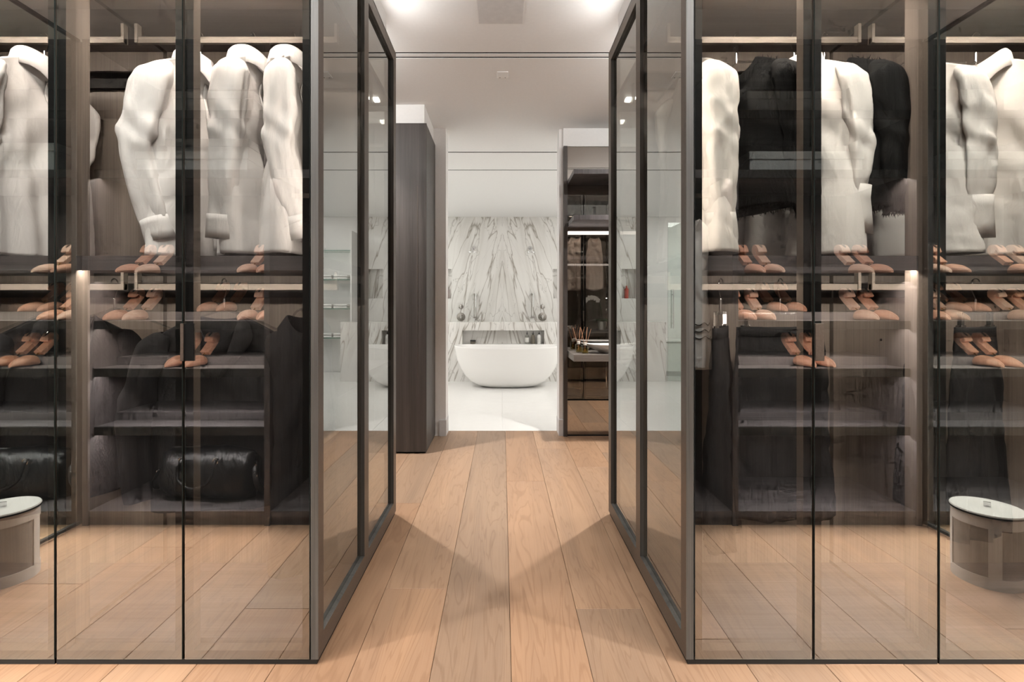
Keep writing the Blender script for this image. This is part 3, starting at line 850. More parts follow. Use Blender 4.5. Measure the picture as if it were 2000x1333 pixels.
def cardigan(x, yaw, z, label, seed, y=YG, elbows=((.03, 0), (.03, 0)), wrists=((0, 0), (0, 0)), L=.56):
    p = dict(sh=.192, mid=.20, hem=.215, th0=.018, th=.06, thh=.075, nw=.085, slope=.058, nd=.075, L=L, hc=0.0, fa=.008, ph=PHI(seed), nth=.045)
    r = garment_root('boucle_cardigan', x, y, z, yaw, label, 'cardigan', 'black cardigans on the upper rail')
    bd = wrinkle(make_body(p), seed, .005)
    MB().rings(bd).build('body', M['knit'], r, True, solid=.006)
    for i, sd in enumerate((-1, 1)):
        R, P, T = sleeve_rings(p, sd, elbows[i], wrists[i], L=.52, a=(.075, .078, .066, .056), b=(.034, .042, .040, .036), seed=seed+i)
        so = MB().rings(R).build('sleeve', M['knit'], r, True, solid=.005)
        f = MB(); fringe(f, R[-1], T[-1], 4, .016, seed+i); f.build('cuff_fringe', M['knit'], so)
    f = MB(); fringe(f, bd[-1], (0, 0, -1), 3, .013, seed); fringe(f, bd[0][::2], (0, 0, 1), 2, .010, seed+9)
    f.build('edge_fringe', M['knit'], r)
    # front band of each edge
    ts = np.linspace(.10, 1, 20)
    C = body_pts(np.full(20, -PI/2), ts, p)
    MB().tube(C + np.array([0, -.006, 0]), .009, 8).build('front_band', M['knit'], r, True)
    MB().box(-.025, .025, .040, .042, -.045, -.018).build('neck_label', M['labelc'], r)
    return r
def loft(x, y, z, yaw, name, label, cat, group, mat, L, w0, w1, t0, t1, seed, fa=.012, hc=0.0, straps=False, nw=.06, trims=None, trim_mat=None, band=True, shoulders=None, kf=1.0):
    """skirts, dresses and tops without sleeves"""
    sh = shoulders if shoulders else w0
    p = dict(sh=sh, mid=w0 if shoulders else (w0+w1)/2, hem=w1, th0=t0, th=(t0+t1)/2, thh=t1, nw=nw, slope=.05 if shoulders else .0001, nd=.07 if shoulders else .0, L=L, hc=hc, fa=fa, ph=PHI(seed), nth=.03 if shoulders else 0, kf=kf)
    r = garment_root(name, x, y, z, yaw, label, cat, group)
    MB().rings(wrinkle(make_body(p), seed, .005)).build('body', mat, r, True, solid=.003)
    if band and not shoulders:
        A = np.linspace(0, 2*PI, 60, endpoint=False)
        R = [body_pts(A, np.full(60, t), p)*np.array([1.015, 1.15, 1]) for t in (0.0, .02, .05)]
        MB().rings(np.array(R)).build('waistband', mat, r, True, solid=.003)
    if trims:
        A = np.linspace(0, 2*PI, 120, endpoint=False)
        for t in trims:
            q = body_pts(A, t + .008*np.sin(A*9), p)
            q[:, 0] *= 1.02; q[:, 1] *= 1.10
            MB().tube(q, .0028, 6, closed=True).build('wavy_trim', trim_mat, r, True)
    return r

ZN = 2.072
yl = PI/2
# white shirts, left wardrobes (front turned to the corridor)
shirt(-1.77, yl-.02, ZN, 'white shirt at the left picture edge, in the wardrobe beyond the corridor unit', 3, M['shirt'], ((.0, .02), (-.04, .02)), ((.0, .02), (-.04, .01)))
shirt(-1.165, yl-.12, ZN-.006, 'white shirt with a bulging sleeve and black neck cord, leftmost in the corridor-side wardrobe', 11, M['shirt'], ((.0, .06), (-.04, .02)), ((.0, .0), (-.04, .0)), ribbon=True, sleevea=(.068, .072, .070, .052))
shirt(-.962, yl+.16, ZN+.004, 'white shirt with a large folded collar, between the two shirts with black cords', 19, M['shirt'], ((.0, .015), (-.04, .0)), ((.0, .03), (-.04, -.03)), sleevea=(.055, .058, .054, .048))
shirt(-.806, yl+.22, ZN+.004, 'white shirt with a black ribbon at the collar, nearest the corridor', 27, M['shirt'], ((.0, .0), (-.04, .0)), ((-.0, -.055), (-.04, -.05)), ribbon=True, sleevea=(.046, .05, .05, .045))
for x, lb in ((-1.77, 'at the left picture edge'), (-1.165, 'carrying the shirt with the bulging sleeve'), (-.962, 'carrying the shirt with the large folded collar'), (-.806, 'carrying the white shirt nearest the corridor')):
    hanger(x, YR, ZN+.012, 2.18, yl, 'clear hanger with chrome hook ' + lb)
# right wardrobes
yr = -PI/2
CG = dict(group='cream blouses on the upper rail', name='blouse', cat='blouse')
shirt(.722, yr+.06, ZN-.005, 'cream blouse with long sleeves nearest the corridor on the right', 35, M['cream'], ((-.04, .0), (.0, .01)), ((.0, .0), (.0, .015)), collar=False, buttons=False, nd=.05, cuff_h=.08, sl=.56, L=.73, hem=.24, **CG)
cardigan(.905, yr+.46, ZN-.005, 'black bouclé cardigan with a pale neck label and frayed edges', 41, elbows=((-.04, 0), (.0, .05)), wrists=((0, 0), (.0, .10)))
shirt(1.128, yr+.46, ZN-.008, 'cream shirt with a wide flared cuff, between the two black cardigans', 47, M['cream2'], ((-.04, .0), (.0, .03)), ((.0, .0), (.0, .03)), flare=1.4, cuff_h=.125, collar=True, sl=.47, cuffa=(.054, .034), L=.73, **CG)
cardigan(1.245, yr+.48, ZN-.008, 'black bouclé cardigan hanging right of the cream shirt with the wide cuff', 53, elbows=((-.04, 0), (.0, .03)), wrists=((0, 0), (.0, .05)))
shirt(1.56, yr+.36, ZN-.02, 'cream V-neck top with a deep cuff just beyond the right wardrobe joint', 59, M['cream2'], ((-.04, .0), (.0, .02)), ((.0, .0), (.0, .03)), collar=False, nd=.11, cuff_h=.11, sl=.49, flare=1.2, cuffa=(.055, .034), buttons=False, L=.715, **CG)
shirt(1.83, yr+.42, ZN-.008, 'cream blouse with a broad V collar at the right picture edge', 65, M['cream2'], ((-.04, .0), (.0, .0)), ((.0, .0), (.0, .02)), collar=True, nd=.06, sl=.55, L=.73, **CG)
for x, lb in ((.722, 'carrying the cream blouse nearest the corridor'), (.905, 'carrying the black cardigan with the pale label'), (1.128, 'carrying the cream shirt between the cardigans'), (1.245, 'carrying the second black cardigan'), (1.56, 'carrying the cream V-neck top'), (1.83, 'at the right picture edge on the upper rail')):
    hanger(x, YR, ZN+.006, 2.18, yr+.4, 'clear hanger with chrome hook ' + lb)
# lower rail, left: black jackets and a dress
ZL = 1.125
def jacket(x, y, z, yaw, label, seed):
    p = dict(sh=.215, mid=.225, hem=.235, th0=.016, th=.05, thh=.055, nw=.075, slope=.075, nd=.10, L=.72, hc=0, fa=.007, ph=PHI(seed))
    r = garment_root('black_jacket', x, y, z, yaw, label, 'jacket', 'black jackets on the lower rail')
    MB().rings(make_body(p)).build('body', M['blackcloth'], r, True, solid=.004)
    for i, sd in enumerate((-1, 1)):
        R, P, T = sleeve_rings(p, sd, (.05, -.01), (.04, -.02), L=.60, a=(.06, .062, .06, .055), b=(.05, .06, .052, .045), seed=seed+i)
        MB().rings(R).build('sleeve', M['blackcloth'], r, True, solid=.003)
    for sd in (-1, 1):
        lp = MB()
        q = [(sd*.075, -.035, .004), (sd*.06, -.052, -.08), (sd*.015, -.058, -.22)]
        w = [(sd*.115, -.03, -.03), (sd*.125, -.056, -.10), (sd*.02, -.062, -.23)]
        lp.rings(np.stack([spline(q, 10), spline(w, 10)], 1), closed=False)
        lp.build('lapel', M['blackcloth'], r, True, solid=.004)
    return r
jacket(-1.075, YR-.03, ZL-.01, .18, 'black tailored jacket with an open V collar, facing the glass on the lower left rail', 71)
jacket(-1.70, YR+.02, ZL-.01, 1.1, 'black jacket turned sideways at the left end of the lower rail', 77)
loft(-.765, YR+.0, ZL-.005, .35, 'black_dress', 'long black sleeveless dress hanging nearest the corridor on the lower left rail', 'dress', 'black dresses', M['blackcloth'], .98, .11, .125, .02, .06, 83, fa=.010, shoulders=.095, nw=.06)
for x, lb in ((-1.075, 'carrying the black jacket with the open V collar'), (-1.70, 'at the left end of the lower rail'), (-.765, 'carrying the long black dress')):
    hanger(x, YR, ZL, 1.227, .18 if x > -1.5 else 1.1, 'clear hanger with chrome hook ' + lb, span=.2 if x < -1 else .09)
# empty clear hanger on the lower left rail
hanger(-1.50, YR, ZL, 1.227, .9, 'empty clear hanger left of the black jacket on the lower rail', span=.2)
# lower rail, right: skirts on clip hangers
def clip_hanger(x, y, z, zrail, yaw, label, half=.15):
    r = hanger(x, y, z, zrail, yaw, label, 'clip hangers on the lower right rail', arms=False)
    MB().tube([(-half-.02, 0, 0), (half+.02, 0, 0)], .005, 8).build('bar', M['acrylic'], r, True)
    MB().tube([(0, 0, .0), (0, 0, .02)], .005, 8).build('neck', M['acrylic'], r, True)
    for sd in (-1, 1):
        c = MB()
        c.box(sd*half-.008, sd*half+.008, -.008, .008, -.045, .006)
        c.box(sd*half-.014, sd*half+.014, -.010, -.006, -.062, -.045); c.box(sd*half-.014, sd*half+.014, .006, .010, -.062, -.045)
        c.build('clip', M['chrome'], r, bevel=.001)
    return r
ZC = 1.125
SK = [(.845, 1.05, .165, .20, .80, 'black pleated skirt on a clip hanger nearest the corridor, lower right rail', 91),
      (1.075, .08, .172, .215, .73, 'black A-line skirt facing the glass in the middle of the lower right rail', 97),
      (1.60, .9, .15, .19, .66, 'black skirt just beyond the wardrobe joint on the lower right rail', 103),
      (1.83, .35, .12, .17, .80, 'black trousers-length skirt at the right picture edge on the lower rail', 109)]
for x, yw, w0, w1, L, lb, sd in SK:
    loft(x, YR, ZC-.052, yw, 'black_skirt', lb, 'skirt', 'black skirts on the lower rail', M['blackcloth'], L, w0, w1, .014, .05, sd, fa=.014, kf=1.4)
    clip_hanger(x, YR, ZC, 1.227, yw, 'clear clip hanger with chrome clips, carrying the ' + lb.split(' on ')[0].split(' facing')[0].split(' just')[0].split(' at ')[0] + (' near the corridor' if x < 1 else ''), half=w0-.03)
# sleeveless blouses at the rear of the right wardrobe (seen in the smoked mirror)
for k, (x, yw) in enumerate(((.84, .35), (.96, .5), (1.19, .05))):
    loft(x, 2.505, 2.05, PI+yw, 'sleeveless_blouse', ['blush sleeveless blouse nearest the corridor at the rear of the right wardrobe', 'blush sleeveless blouse in the middle at the rear of the right wardrobe', 'blush sleeveless blouse facing the smoked mirror, right of the door joint'][k], 'blouse', 'blush blouses at the wardrobe rear', M['blush'], .69, .105, .115, .012, .04, 120+k*5, fa=.008, hc=.03, shoulders=.085, nw=.05)
    hanger(x, 2.503, 2.05, 2.15, PI+yw, 'clear hanger carrying ' + ['the blush blouse nearest the corridor', 'the middle blush blouse', 'the blush blouse right of the door joint'][k], 'hangers at the wardrobe rear', span=.08, drop=.03)
# pale dress and hangers in the hanging bays
loft(1.07, .33, 1.655, PI+.25, 'pale_grey_dress', 'pale grey sleeveless dress with wavy stripes in the right hanging bay', 'dress', 'pale dresses', M['greydress'], .86, .11, .13, .015, .06, 131, fa=.012, shoulders=.11, nw=.06, trims=(.70, .745, .79), trim_mat=M['ribbon'])
hanger(1.07, .328, 1.66, 1.7925, PI+.25, 'white-lit hanger carrying the pale grey dress in the right hanging bay', 'hangers in the hanging bays', span=.11)
hanger(-1.02, .328, 1.655, 1.7925, PI-.5, 'empty clear hanger in the left hanging bay, nearer the shelving', 'hangers in the hanging bays', span=.17)
hanger(-1.10, .328, 1.655, 1.7925, PI-.7, 'empty clear hanger in the left hanging bay, beside the shelf panel', 'hangers in the hanging bays', span=.17)

# ------------------------------------------------------------------ shoe trees
def shoe_tree_proto(matt):
    r = empty('shoe_tree', (0, 0, 0))
    for sd in (-1, 1):
        R = []
        for i in range(15):
            y = -1 + 2*i/14
            rr = math.sqrt(max(0, 1-abs(y)**2.3))
            k = (y+1)/2
            w = .046*rr*(1-.58*k*k); h = .064*rr*(1-.60*k)+.002
            ring = [(sd*.0012, y*.080, .002)]
            for q in range(9):
                a = -PI/2 + PI*q/8
                ring.append((sd*(.0012+w*math.cos(a)**.8 if math.cos(a) > 0 else .0012), y*.080, .002 + (h*.5) + h*(.5 if a < 0 else .62)*math.sin(a)))
            R.append(ring)
        MB().rings(R, True, True, True).build('toe_block', matt, r, True, recalc=True)
    th = math.radians(41); d = np.array([0, -math.cos(th), math.sin(th)]); nrm = np.array([0, math.sin(th), math.cos(th)])
    o = np.array([0, -.058, .046])
    MB().tube([o-d*.02, o+d*.05], .0042, 10).build('rod', M['brass'], r, True)
    prof = [(.03, -.015), (.115, -.015), (.148, -.010), (.166, .008), (.168, .026), (.158, .040), (.140, .047), (.120, .045), (.096, .034), (.097, .024), (.120, .027), (.121, .016), (.112, .010), (.03, .010)]
    mb = MB(); n = len(prof); vs = []
    for x in (-.026, .026):
        for a, b in prof: vs.append(np.array([x, 0, 0]) + o + d*a + nrm*b)
    # quads between the two outlines, flat cheeks as triangulated n-gons
    fs = [tuple(range(n)), tuple(reversed(range(n, 2*n)))] + [((i+1) % n, i, n+i, n+(i+1) % n) for i in range(n)]
    mb.add(vs, fs)
    hb = mb.build('heel_block', matt, r, recalc=True, bevel=.002)
    sl = MB(); R = []
    for hh in (0, .0012):
        R.append([o + d*(.137+.019*math.cos(q)) + nrm*(.0468+hh-.35*abs(.0)*0 - (.010 if False else 0)) + np.array([.007*math.sin(q), 0, 0]) + (nrm*-.0) for q in np.linspace(0, 2*PI, 16, endpoint=False)])
    sl.rings(R, True, True, True).build('slot', M['slot'], hb, recalc=True)
    return r
protoA = shoe_tree_proto(M['cedar']); protoB = shoe_tree_proto(M['cedar2'])
_used = {}
def place_tree(x, y, z, yaw, kind, label, group):
    pr = (protoA, protoB)[kind]
    if kind not in _used: _used[kind] = 1; o = pr
    else: o = copy_tree(pr)
    o.location = (x, y, z); o.rotation_euler = (0, 0, yaw)
    tag(o, label, 'shoe tree', group)
def pxX(px, D): return (px-981)/1000.0*D
YT = SF - .04 - .088
names = {0: 'second shelf up', 1: 'third shelf up', 2: 'fourth shelf up'}
# (centre pixel of the reflected pair, shelf index, spacing, rear?, description)
pairs = [
    (-1, 268, 3, 'left pair on the top shoe shelf, inner left bay'), (-1, 500, 3, 'right pair on the top shoe shelf, inner left bay'),
    (-1, 240, 2, 'left pair on the second-highest shelf, inner left bay'), (-1, 500, 2, 'right pair on the second-highest shelf, inner left bay'),
    (-1, 362, 1, 'only pair on the third-highest shelf, inner left bay'),
    (-1, 108, 3, 'pair on the top shoe shelf, outer left bay'), (-1, 118, 2, 'pair on the second-highest shelf, outer left bay'), (-1, 28, 1, 'only pair on the third-highest shelf, outer left bay'),
    (1, 1495, 3, 'left pair on the top shoe shelf, inner right bay'), (1, 1702, 3, 'right pair on the top shoe shelf, inner right bay'),
    (1, 1478, 2, 'left pair on the second-highest shelf, inner right bay'), (1, 1712, 2, 'right pair on the second-highest shelf, inner right bay'),
    (1, 1592, 1, 'only pair on the third-highest shelf, inner right bay'),
    (1, 1850, 3, 'inner pair on the top shoe shelf, outer right bay'), (1, 1848, 2, 'inner pair on the second-highest shelf, outer right bay'),
    (1, 1950, 1, 'only pair on the third-highest shelf, outer right bay'), (1, 2020, 3, 'outer pair on the top shoe shelf, outer right bay'), (1, 2020, 2, 'outer pair on the second-highest shelf, outer right bay')]
for k, (s, px, sh, desc) in enumerate(pairs):
    Dv = 2*D1 - YT
    cx = pxX(px, Dv)
    if abs(cx) > 1.25 and abs(cx) < 2.205: cx = s*min(max(abs(cx), 1.25+.09), 2.205-.13)
    for j, off in enumerate((-.052, .052)):
        yaw = -s*.10
        place_tree(cx+off, YT, SH[sh]+.0008, yaw, (k+j) % 2 if sh != 1 else 0, ('left' if (off < 0) else 'right') + ' shoe tree of the ' + desc, 'wooden shoe trees on the lit shelves')
# darker pairs on the raised rear step
for s, px, desc in ((-1, 425, 'dark pair on the rear step, inner left bay'), (-1, 85, 'dark pair on the rear step, outer left bay'), (1, 1535, 'dark pair on the rear step, inner right bay'), (1, 1885, 'dark pair on the rear step, outer right bay')):
    cx = pxX(px, 2*D1-.28)
    for j, off in enumerate((-.055, .055)):
        place_tree(cx+off, .295, SH[2]+.0458, -s*.12, 0, ('left' if off < 0 else 'right') + ' shoe tree of the ' + desc, 'wooden shoe trees on the rear steps')

# ------------------------------------------------------------------ boxes on the upper shelves
def gift_box(x0, x1, y0, y1, z, h, label):
    cx, cy = (x0+x1)/2, (y0+y1)/2
    r = empty('storage_box', (cx, cy, z), 0, label, 'box', 'pale grey boxes on the upper shelves')
    w, d = abs(x1-x0)/2, abs(y1-y0)/2
    MB().box(-w+.006, w-.006, -d+.006, d-.006, 0, h-.012).build('base', M['boxgrey'], r, bevel=.002)
    MB().box(-w, w, -d, d, h-.042, h).build('lid', M['boxgrey'], r, bevel=.002)
gift_box(-1.98, -1.37, .20, .53, 1.8838, .105, 'long pale grey storage box on the upper left shelf')
gift_box(-1.86, -1.40, .16, .46, 1.9900, .09, 'pale grey storage box stacked on the long box, upper left shelf')
gift_box(-1.80, -1.35, .18, .50, 2.2008, .125, 'pale grey storage box on the highest left shelf')
gift_box(1.33, 1.95, .20, .53, 1.8838, .105, 'long pale grey storage box on the upper right shelf')
gift_box(1.33, 1.85, .18, .50, 2.2008, .125, 'pale grey storage box on the highest right shelf')
gift_box(-2.95, -2.40, .20, .53, 1.8838, .15, 'tall pale grey storage box in the outer left bay')
gift_box(2.40, 2.95, .20, .53, 1.8838, .105, 'long pale grey storage box in the outer right bay')

# ------------------------------------------------------------------ duffel bags
def duffel(x, y, z, yaw, label):
    r = empty('leather_duffel', (x, y, z), yaw, label, 'bag', 'black leather duffel bags')
    n, m = 44, 40; R = []
    for j in range(m):
        t = -1 + 2*j/(m-1)
        e = (1-abs(t)**6)**.35 if abs(t) < 1 else 0
        e = max(e, .02)
        X = t*.27
        ring = []
        for i in range(n):
            a = 2*PI*i/n
            c, s_ = math.cos(a), math.sin(a)
            q = 2.6
            yy = .135*math.copysign(abs(c)**(2/q), c); zz = .14*math.copysign(abs(s_)**(2/q), s_)
            # tapers to the zip on top, sags between the ends
            kz = (zz+.14)/.28
            yy *= (1-.45*kz**1.6)
            zz = zz - .028*kz*(1-abs(t)**1.5)*.3 + .012*kz*math.sin(3.1*t+1)
            w = .008*math.sin(7*t+3*a)+.006*math.sin(13*t-2*a+1)+.005*math.sin(21*t+5*a)
            k2 = .25 + .75*e
            ring.append((X + .01*kz*math.sin(5*a), yy*k2*(1+w*4)*e**.3, .14 + zz*(.82+.18*e)*(1+w*1.4) if zz > -.135 else .002))
        R.append(ring)
    MB().rings(R, True, True, True).build('body', M['leather'], r, True, recalc=True)
    MB().tube(spline([(-.23, 0, .265), (-.1, .003, .272), (.05, -.002, .268), (.23, 0, .262)], 24), .006, 6).build('zip', M['leather'], r, True)
    for sd in (-1, 1):
        P = spline([(-.10, sd*.088, .235), (-.10, sd*.115, .21), (-.09, sd*.145, .13), (0, sd*.155, .085), (.09, sd*.145, .13), (.10, sd*.115, .21), (.10, sd*.088, .235)], 40)
        h = MB().tube(P, .0085, 8).build('handle', M['leather'], r, True)
        for xx in (-.10, .10):
            rg = [(xx+.014*math.cos(q), sd*.106, .225+.016*math.sin(q)) for q in np.linspace(0, 2*PI, 18, endpoint=False)]
            MB().tube(rg, .0026, 6, closed=True).build('ring', M['chrome'], h, True)
    for sd in (-1, 1):
        st = MB().tube(spline([(sd*.262, .0, .20), (sd*.285, .03, .15), (sd*.31, .05, .09), (sd*.33, .03, .05), (sd*.34, -.02, .03)], 20), .016, 8, flat=.4).build('strap', M['leather'], r, True)
        for q in ((.268, .012, .185), (.29, .04, .135)):
            MB().tube([(sd*q[0]+.012*math.cos(a), q[1], q[2]+.012*math.sin(a)) for a in np.linspace(0, 2*PI, 16, endpoint=False)], .003, 6, closed=True).build('clasp', M['chrome'], st, True)
    for xx in (-.17, .12):
        MB().lathe([(0, 0), (.008, 0), (.008, .006), (0, .008)], c=(xx, 0, .27), seg=12).build('stud', M['chrome'], r, True)
    return r
duffel(-1.665, .36, .0755, .10, 'black leather duffel bag on the lowest shelf of the inner left bay')
duffel(-2.72, .38, .0755, -.05, 'black leather duffel bag on the lowest shelf of the outer left bay')

# ------------------------------------------------------------------ lidded bins in the aisle
def bin_(x, y, yaw, label, rad=.118, h=.30):
    r = empty('lidded_bin', (x, y, 0), yaw, label, 'bin', 'round lidded bins in the aisle')
    MB().lathe([(.0, .0), (rad-.003, .0), (rad-.002, h-.008), (.0, h-.008)], seg=48).build('body', M['basket'], r, True)
    MB().lathe([(rad-.003, .0), (rad, .0), (rad, .047), (rad-.003, .047)], seg=48, caps=False).build('bottom_band', M['basket2'], r, True)
    MB().lathe([(rad-.003, h-.055), (rad, h-.055), (rad, h-.009), (rad-.003, h-.009)], seg=48, caps=False).build('top_band', M['basket2'], r, True)
    for k in range(4):
        mb = MB(); w = .18; R = []
        for hh in (.047, h-.055):
            R.append([((rad+q)*math.cos(k*PI/2+a), (rad+q)*math.sin(k*PI/2+a), hh) for a, q in ((-w, -.004), (-w, .0005), (-w/3, .0008), (w/3, .0008), (w, .0005), (w, -.004))])
        mb.rings(R).build('vertical_band', M['basket2'], r, True)
    ld = MB().lathe([(.0, h-.006), (rad+.004, h-.006), (rad+.005, h-.001), (rad+.003, h+.003), (.0, h+.004)], seg=48).build('lid', M['lid'], r, True)
    MB().lathe([(rad+.001, h-.010), (rad+.0055, h-.010), (rad+.0055, h-.003), (rad+.001, h-.003)], seg=48, caps=False).build('rim', M['black'], ld, True)
    MB().box(-.012, .012, -.002, .002, h+.003, h+.024).build('pull_tab', M['chrome'], ld, bevel=.001)
    return r
bin_(2.055, 1.116, .55, 'round taupe lidded bin with pale bands, in the right aisle')
bin_(2.40, 1.20, .2, 'round taupe lidded bin at the right picture edge behind the other bin')
bin_(-2.115, 1.116, -.3, 'round taupe lidded bin with pale bands, in the left aisle')

# ------------------------------------------------------------------ tall closed cabinet on the left, beyond the display wardrobe
YC = 4.007
root = empty('tall_cabinet', (-1.3, 4.28, 0), 0, 'tall dark oak cabinet left of the bathroom opening', 'cabinet')
MB().box(-2.2, -0.597, YC+.022, 4.56, .012, 2.593).build('body', M['wood_cab'], root)
MB().box(-2.2, -0.602, YC+.03, 4.55, 0, .012).build('plinth', M['gap'], root)
for a, b in ((-1.0, -.593), (-1.405, -1.003), (-1.81, -1.408)):
    d = MB().box(a, b, YC, YC+.020, .014, 2.590).build('door', M['wood_cab'], root, bevel=.0015)
    MB().box(a+.335, a+.339, YC-.002, YC, .6, 2.1).build('groove_line', M['bronze'], d)
for o in root.children: o.location = -root.location
struct('trim_cabinet_bulkhead_left', MB().box(-2.2, -.613, YC+.02, 4.563, 2.595, CEIL), M['paint'], 'white bulkhead above the tall dark cabinet on the left')

# ------------------------------------------------------------------ mirrored dressing unit on the right
root = empty('dressing_unit', (1.2, 4.4, 0), 0, 'open dressing unit with smoked mirror back and lit shelf, right of the bathroom opening', 'shelf unit')
ym = 4.563
MB().box(.543, .578, ym-.03, ym+.02, .0, 2.577).build('side_post', M['wood_cab'], root, bevel=.001)
MB().box(.580, 1.9, ym, ym+.018, .012, 2.577).build('mirror', M['mirror'], root)
MB().box(.580, 1.9, ym-.004, ym+.018, 0, .012).build('plinth', M['gap'], root)
def shelf_(z0, z1, nm):
    return MB().box(.582, 1.9, 4.17, ym-.001, z0, z1).build(nm, M['wood_desk'] if nm == 'desk_top' else M['wood'], root, bevel=.001)
shelf_(2.235, 2.275, 'upper_shelf'); s2 = shelf_(1.86, 1.90, 'lit_shelf'); desk = shelf_(.705, .760, 'desk_top')
MB().box(.584, 1.88, ym-.022, ym-.004, 1.796, 1.822).build('led_strip', M['led'], s2)
for o in root.children: o.location = -root.location
struct('trim_unit_bulkhead_right', MB().box(.543, 2.0, ym-.005, ym+.03, 2.58, CEIL), M['paint'], 'white bulkhead above the mirrored dressing unit')
# reed diffusers
def diffuser(x, y, z, label, seed):
    r = empty('reed_diffuser', (x, y, z), 0, label, 'diffuser', 'reed diffusers on the desk')
    MB().box(-.026, .026, -.026, .026, .0, .072).build('bottle', M['bottle'], r, bevel=.006)
    MB().box(-.0225, .0225, -.0225, .0225, .005, .050).build('oil', M['amber'], r, bevel=.004)
    MB().lathe([(.0, .072), (.014, .072), (.014, .094), (.011, .096), (.0, .096)], seg=18).build('collar', M['labelc'], r, True)
    rng = random.Random(seed)
    for k in range(5):
        a = 2*PI*k/5+rng.uniform(-.3, .3); t = rng.uniform(.16, .30)
        MB().tube([(-.006*math.cos(a), -.006*math.sin(a), .02), (t*.19*math.cos(a), t*.19*math.sin(a), .215+rng.uniform(-.01, .01))], .0014, 6).build('reed', M['reed'], r, True)
diffuser(.655, 4.40, .7605, 'amber reed diffuser further back on the desk, left of the other', 1)
diffuser(.690, 4.27, .7605, 'amber reed diffuser nearer the desk edge', 2)
# white dish
r = empty('white_dish', (.90, 4.33, .7605), 0, 'wide white pointed dish on the right of the desk', 'dish')
R = []
for k, (q, zz) in enumerate(((.03, .0), (.05, .004), (.10, .03), (.15, .062), (.165, .075), (.160, .076), (.145, .064), (.095, .034), (.04, .010), (.001, .009))):
    R.append([(q*1.15*math.cos(a)*(1+.25*abs(math.cos(a))**6), q*.75*math.sin(a), zz+.012*abs(math.cos(a))**6*(q/.16)) for a in np.linspace(0, 2*PI, 40, endpoint=False)])
MB().rings(R, True, True, True).build('bowl', M['porcelain'], r, True)
MB().lathe([(.0, .0), (.04, .0), (.04, .003), (.0, .003)], seg=30).build('foot', M['porcelain'], r)
# orchid and dish on the rear shelf of the right wardrobe
r = empty('potted_orchid', (1.27, 2.62, .8605), 0, 'white orchid in a pale pot on the rear shelf, mirrored beside the desk', 'plant')
MB().lathe([(.0, .0), (.045, .0), (.058, .10), (.055, .105), (.050, .10), (.045, .085), (.0, .085)], seg=28).build('pot', M['soil'], r, True)
for k in range(6):
    a = k*1.05+.3; Lf = .15
    P = spline([(0, 0, .085), (.05*math.cos(a), .05*math.sin(a), .13), (.10*math.cos(a), .10*math.sin(a), .13), (Lf*math.cos(a), Lf*math.sin(a), .10)], 12)
    MB().tube(P, np.interp(np.linspace(0, 1, 12), (0, .4, 1), (.006, .028, .004)), 8, flat=.18).build('leaf', M['leaf'], r, True)
stem = MB().tube(spline([(0, 0, .085), (-.01, 0, .24), (-.05, .0, .37), (-.12, .01, .42), (-.20, .015, .40), (-.25, .015, .33)], 30), .003, 6).build('stem', M['leaf'], r, True)
for k, (fx, fz) in enumerate(((-.06, .375), (-.095, .40), (-.13, .41), (-.165, .405), (-.20, .385), (-.228, .35), (-.25, .315))):
    mb = MB()
    for q in range(5):
        a = 2*PI*q/5+PI/2+.2*k; Lp = .030 if q % 2 else .026
        c = (fx+.016*math.cos(a), .022, fz+.016*math.sin(a))
        R = [[(c[0]+w*.016*math.cos(u)*math.cos(a)*1.1-w*.013*math.sin(u)*math.sin(a), c[1]+dy, c[2]+w*.016*math.cos(u)*math.sin(a)*1.1+w*.013*math.sin(u)*math.cos(a)) for u in np.linspace(0, 2*PI, 10, endpoint=False)] for w, dy in ((.3, -.003), (1, 0), (.95, .002), (.2, .003))]
        mb.rings(R, True, True, True)
    mb.build('flower', M['petal'], r, True)
r = empty('pale_dish', (.78, 2.66, .8605), 0, 'shallow pale dish on the rear shelf near the corridor', 'dish')
MB().lathe([(.0, .0), (.05, .0), (.09, .03), (.11, .045), (.108, .047), (.085, .034), (.045, .008), (.0, .008)], seg=32).build('bowl', M['porcelain'], r, True)
MB().lathe([(.0, .0), (.045, .0), (.045, .002), (.0, .002)], seg=24).build('foot', M['porcelain'], r)

# ------------------------------------------------------------------ ceiling fittings
r = empty('ceiling_vent', (-.008, 2.60, CEIL), 0, 'grey rectangular ceiling panel over the corridor', 'vent')
MB().box(-.122, .122, -.27, .27, -.004, 0).build('panel', M['vent'], r, bevel=.001)
MB().box(-.126, .126, -.274, .274, -.002, 0).build('frame', M['paint'], r)
r = empty('ceiling_sensor', (0.002, 3.50, CEIL), 0, 'small white rectangular sensor on the ceiling', 'sensor')
MB().box(-.038, .038, -.045, .05, -.006, 0).build('plate', M['porcelain'], r, bevel=.003)
for sx in (-1, 1): MB().box(sx*.018-.002, sx*.018+.002, .036, .044, -.0075, -.005).build('slot', M['gap'], r)

# ------------------------------------------------------------------ bathroom
# low marble wall with niche
HX0, HX1, HY, HZ = -1.31, 1.28, 7.88, .914
root = empty('marble_half_wall', (0, 8.0, 0), 0, 'low marble wall with a shelf niche behind the bathtub', 'low wall')
nx0, nx1, nz0, nz1 = -.614, .646, .575, .788
mb = MB()
mb.box(HX0, HX1, HY, HY+.24, 0, nz0); mb.box(HX0, HX1, HY, HY+.24, nz1, HZ)
mb.box(HX0, nx0, HY, HY+.24, nz0, nz1); mb.box(nx1, HX1, HY, HY+.24, nz0, nz1)
mb.build('facing', M['marble2'], root)
MB().box(nx0, nx1, HY+.14, HY+.15, nz0, nz1).build('niche_back', M['marble'], root)
for o in root.children: o.location = -root.location
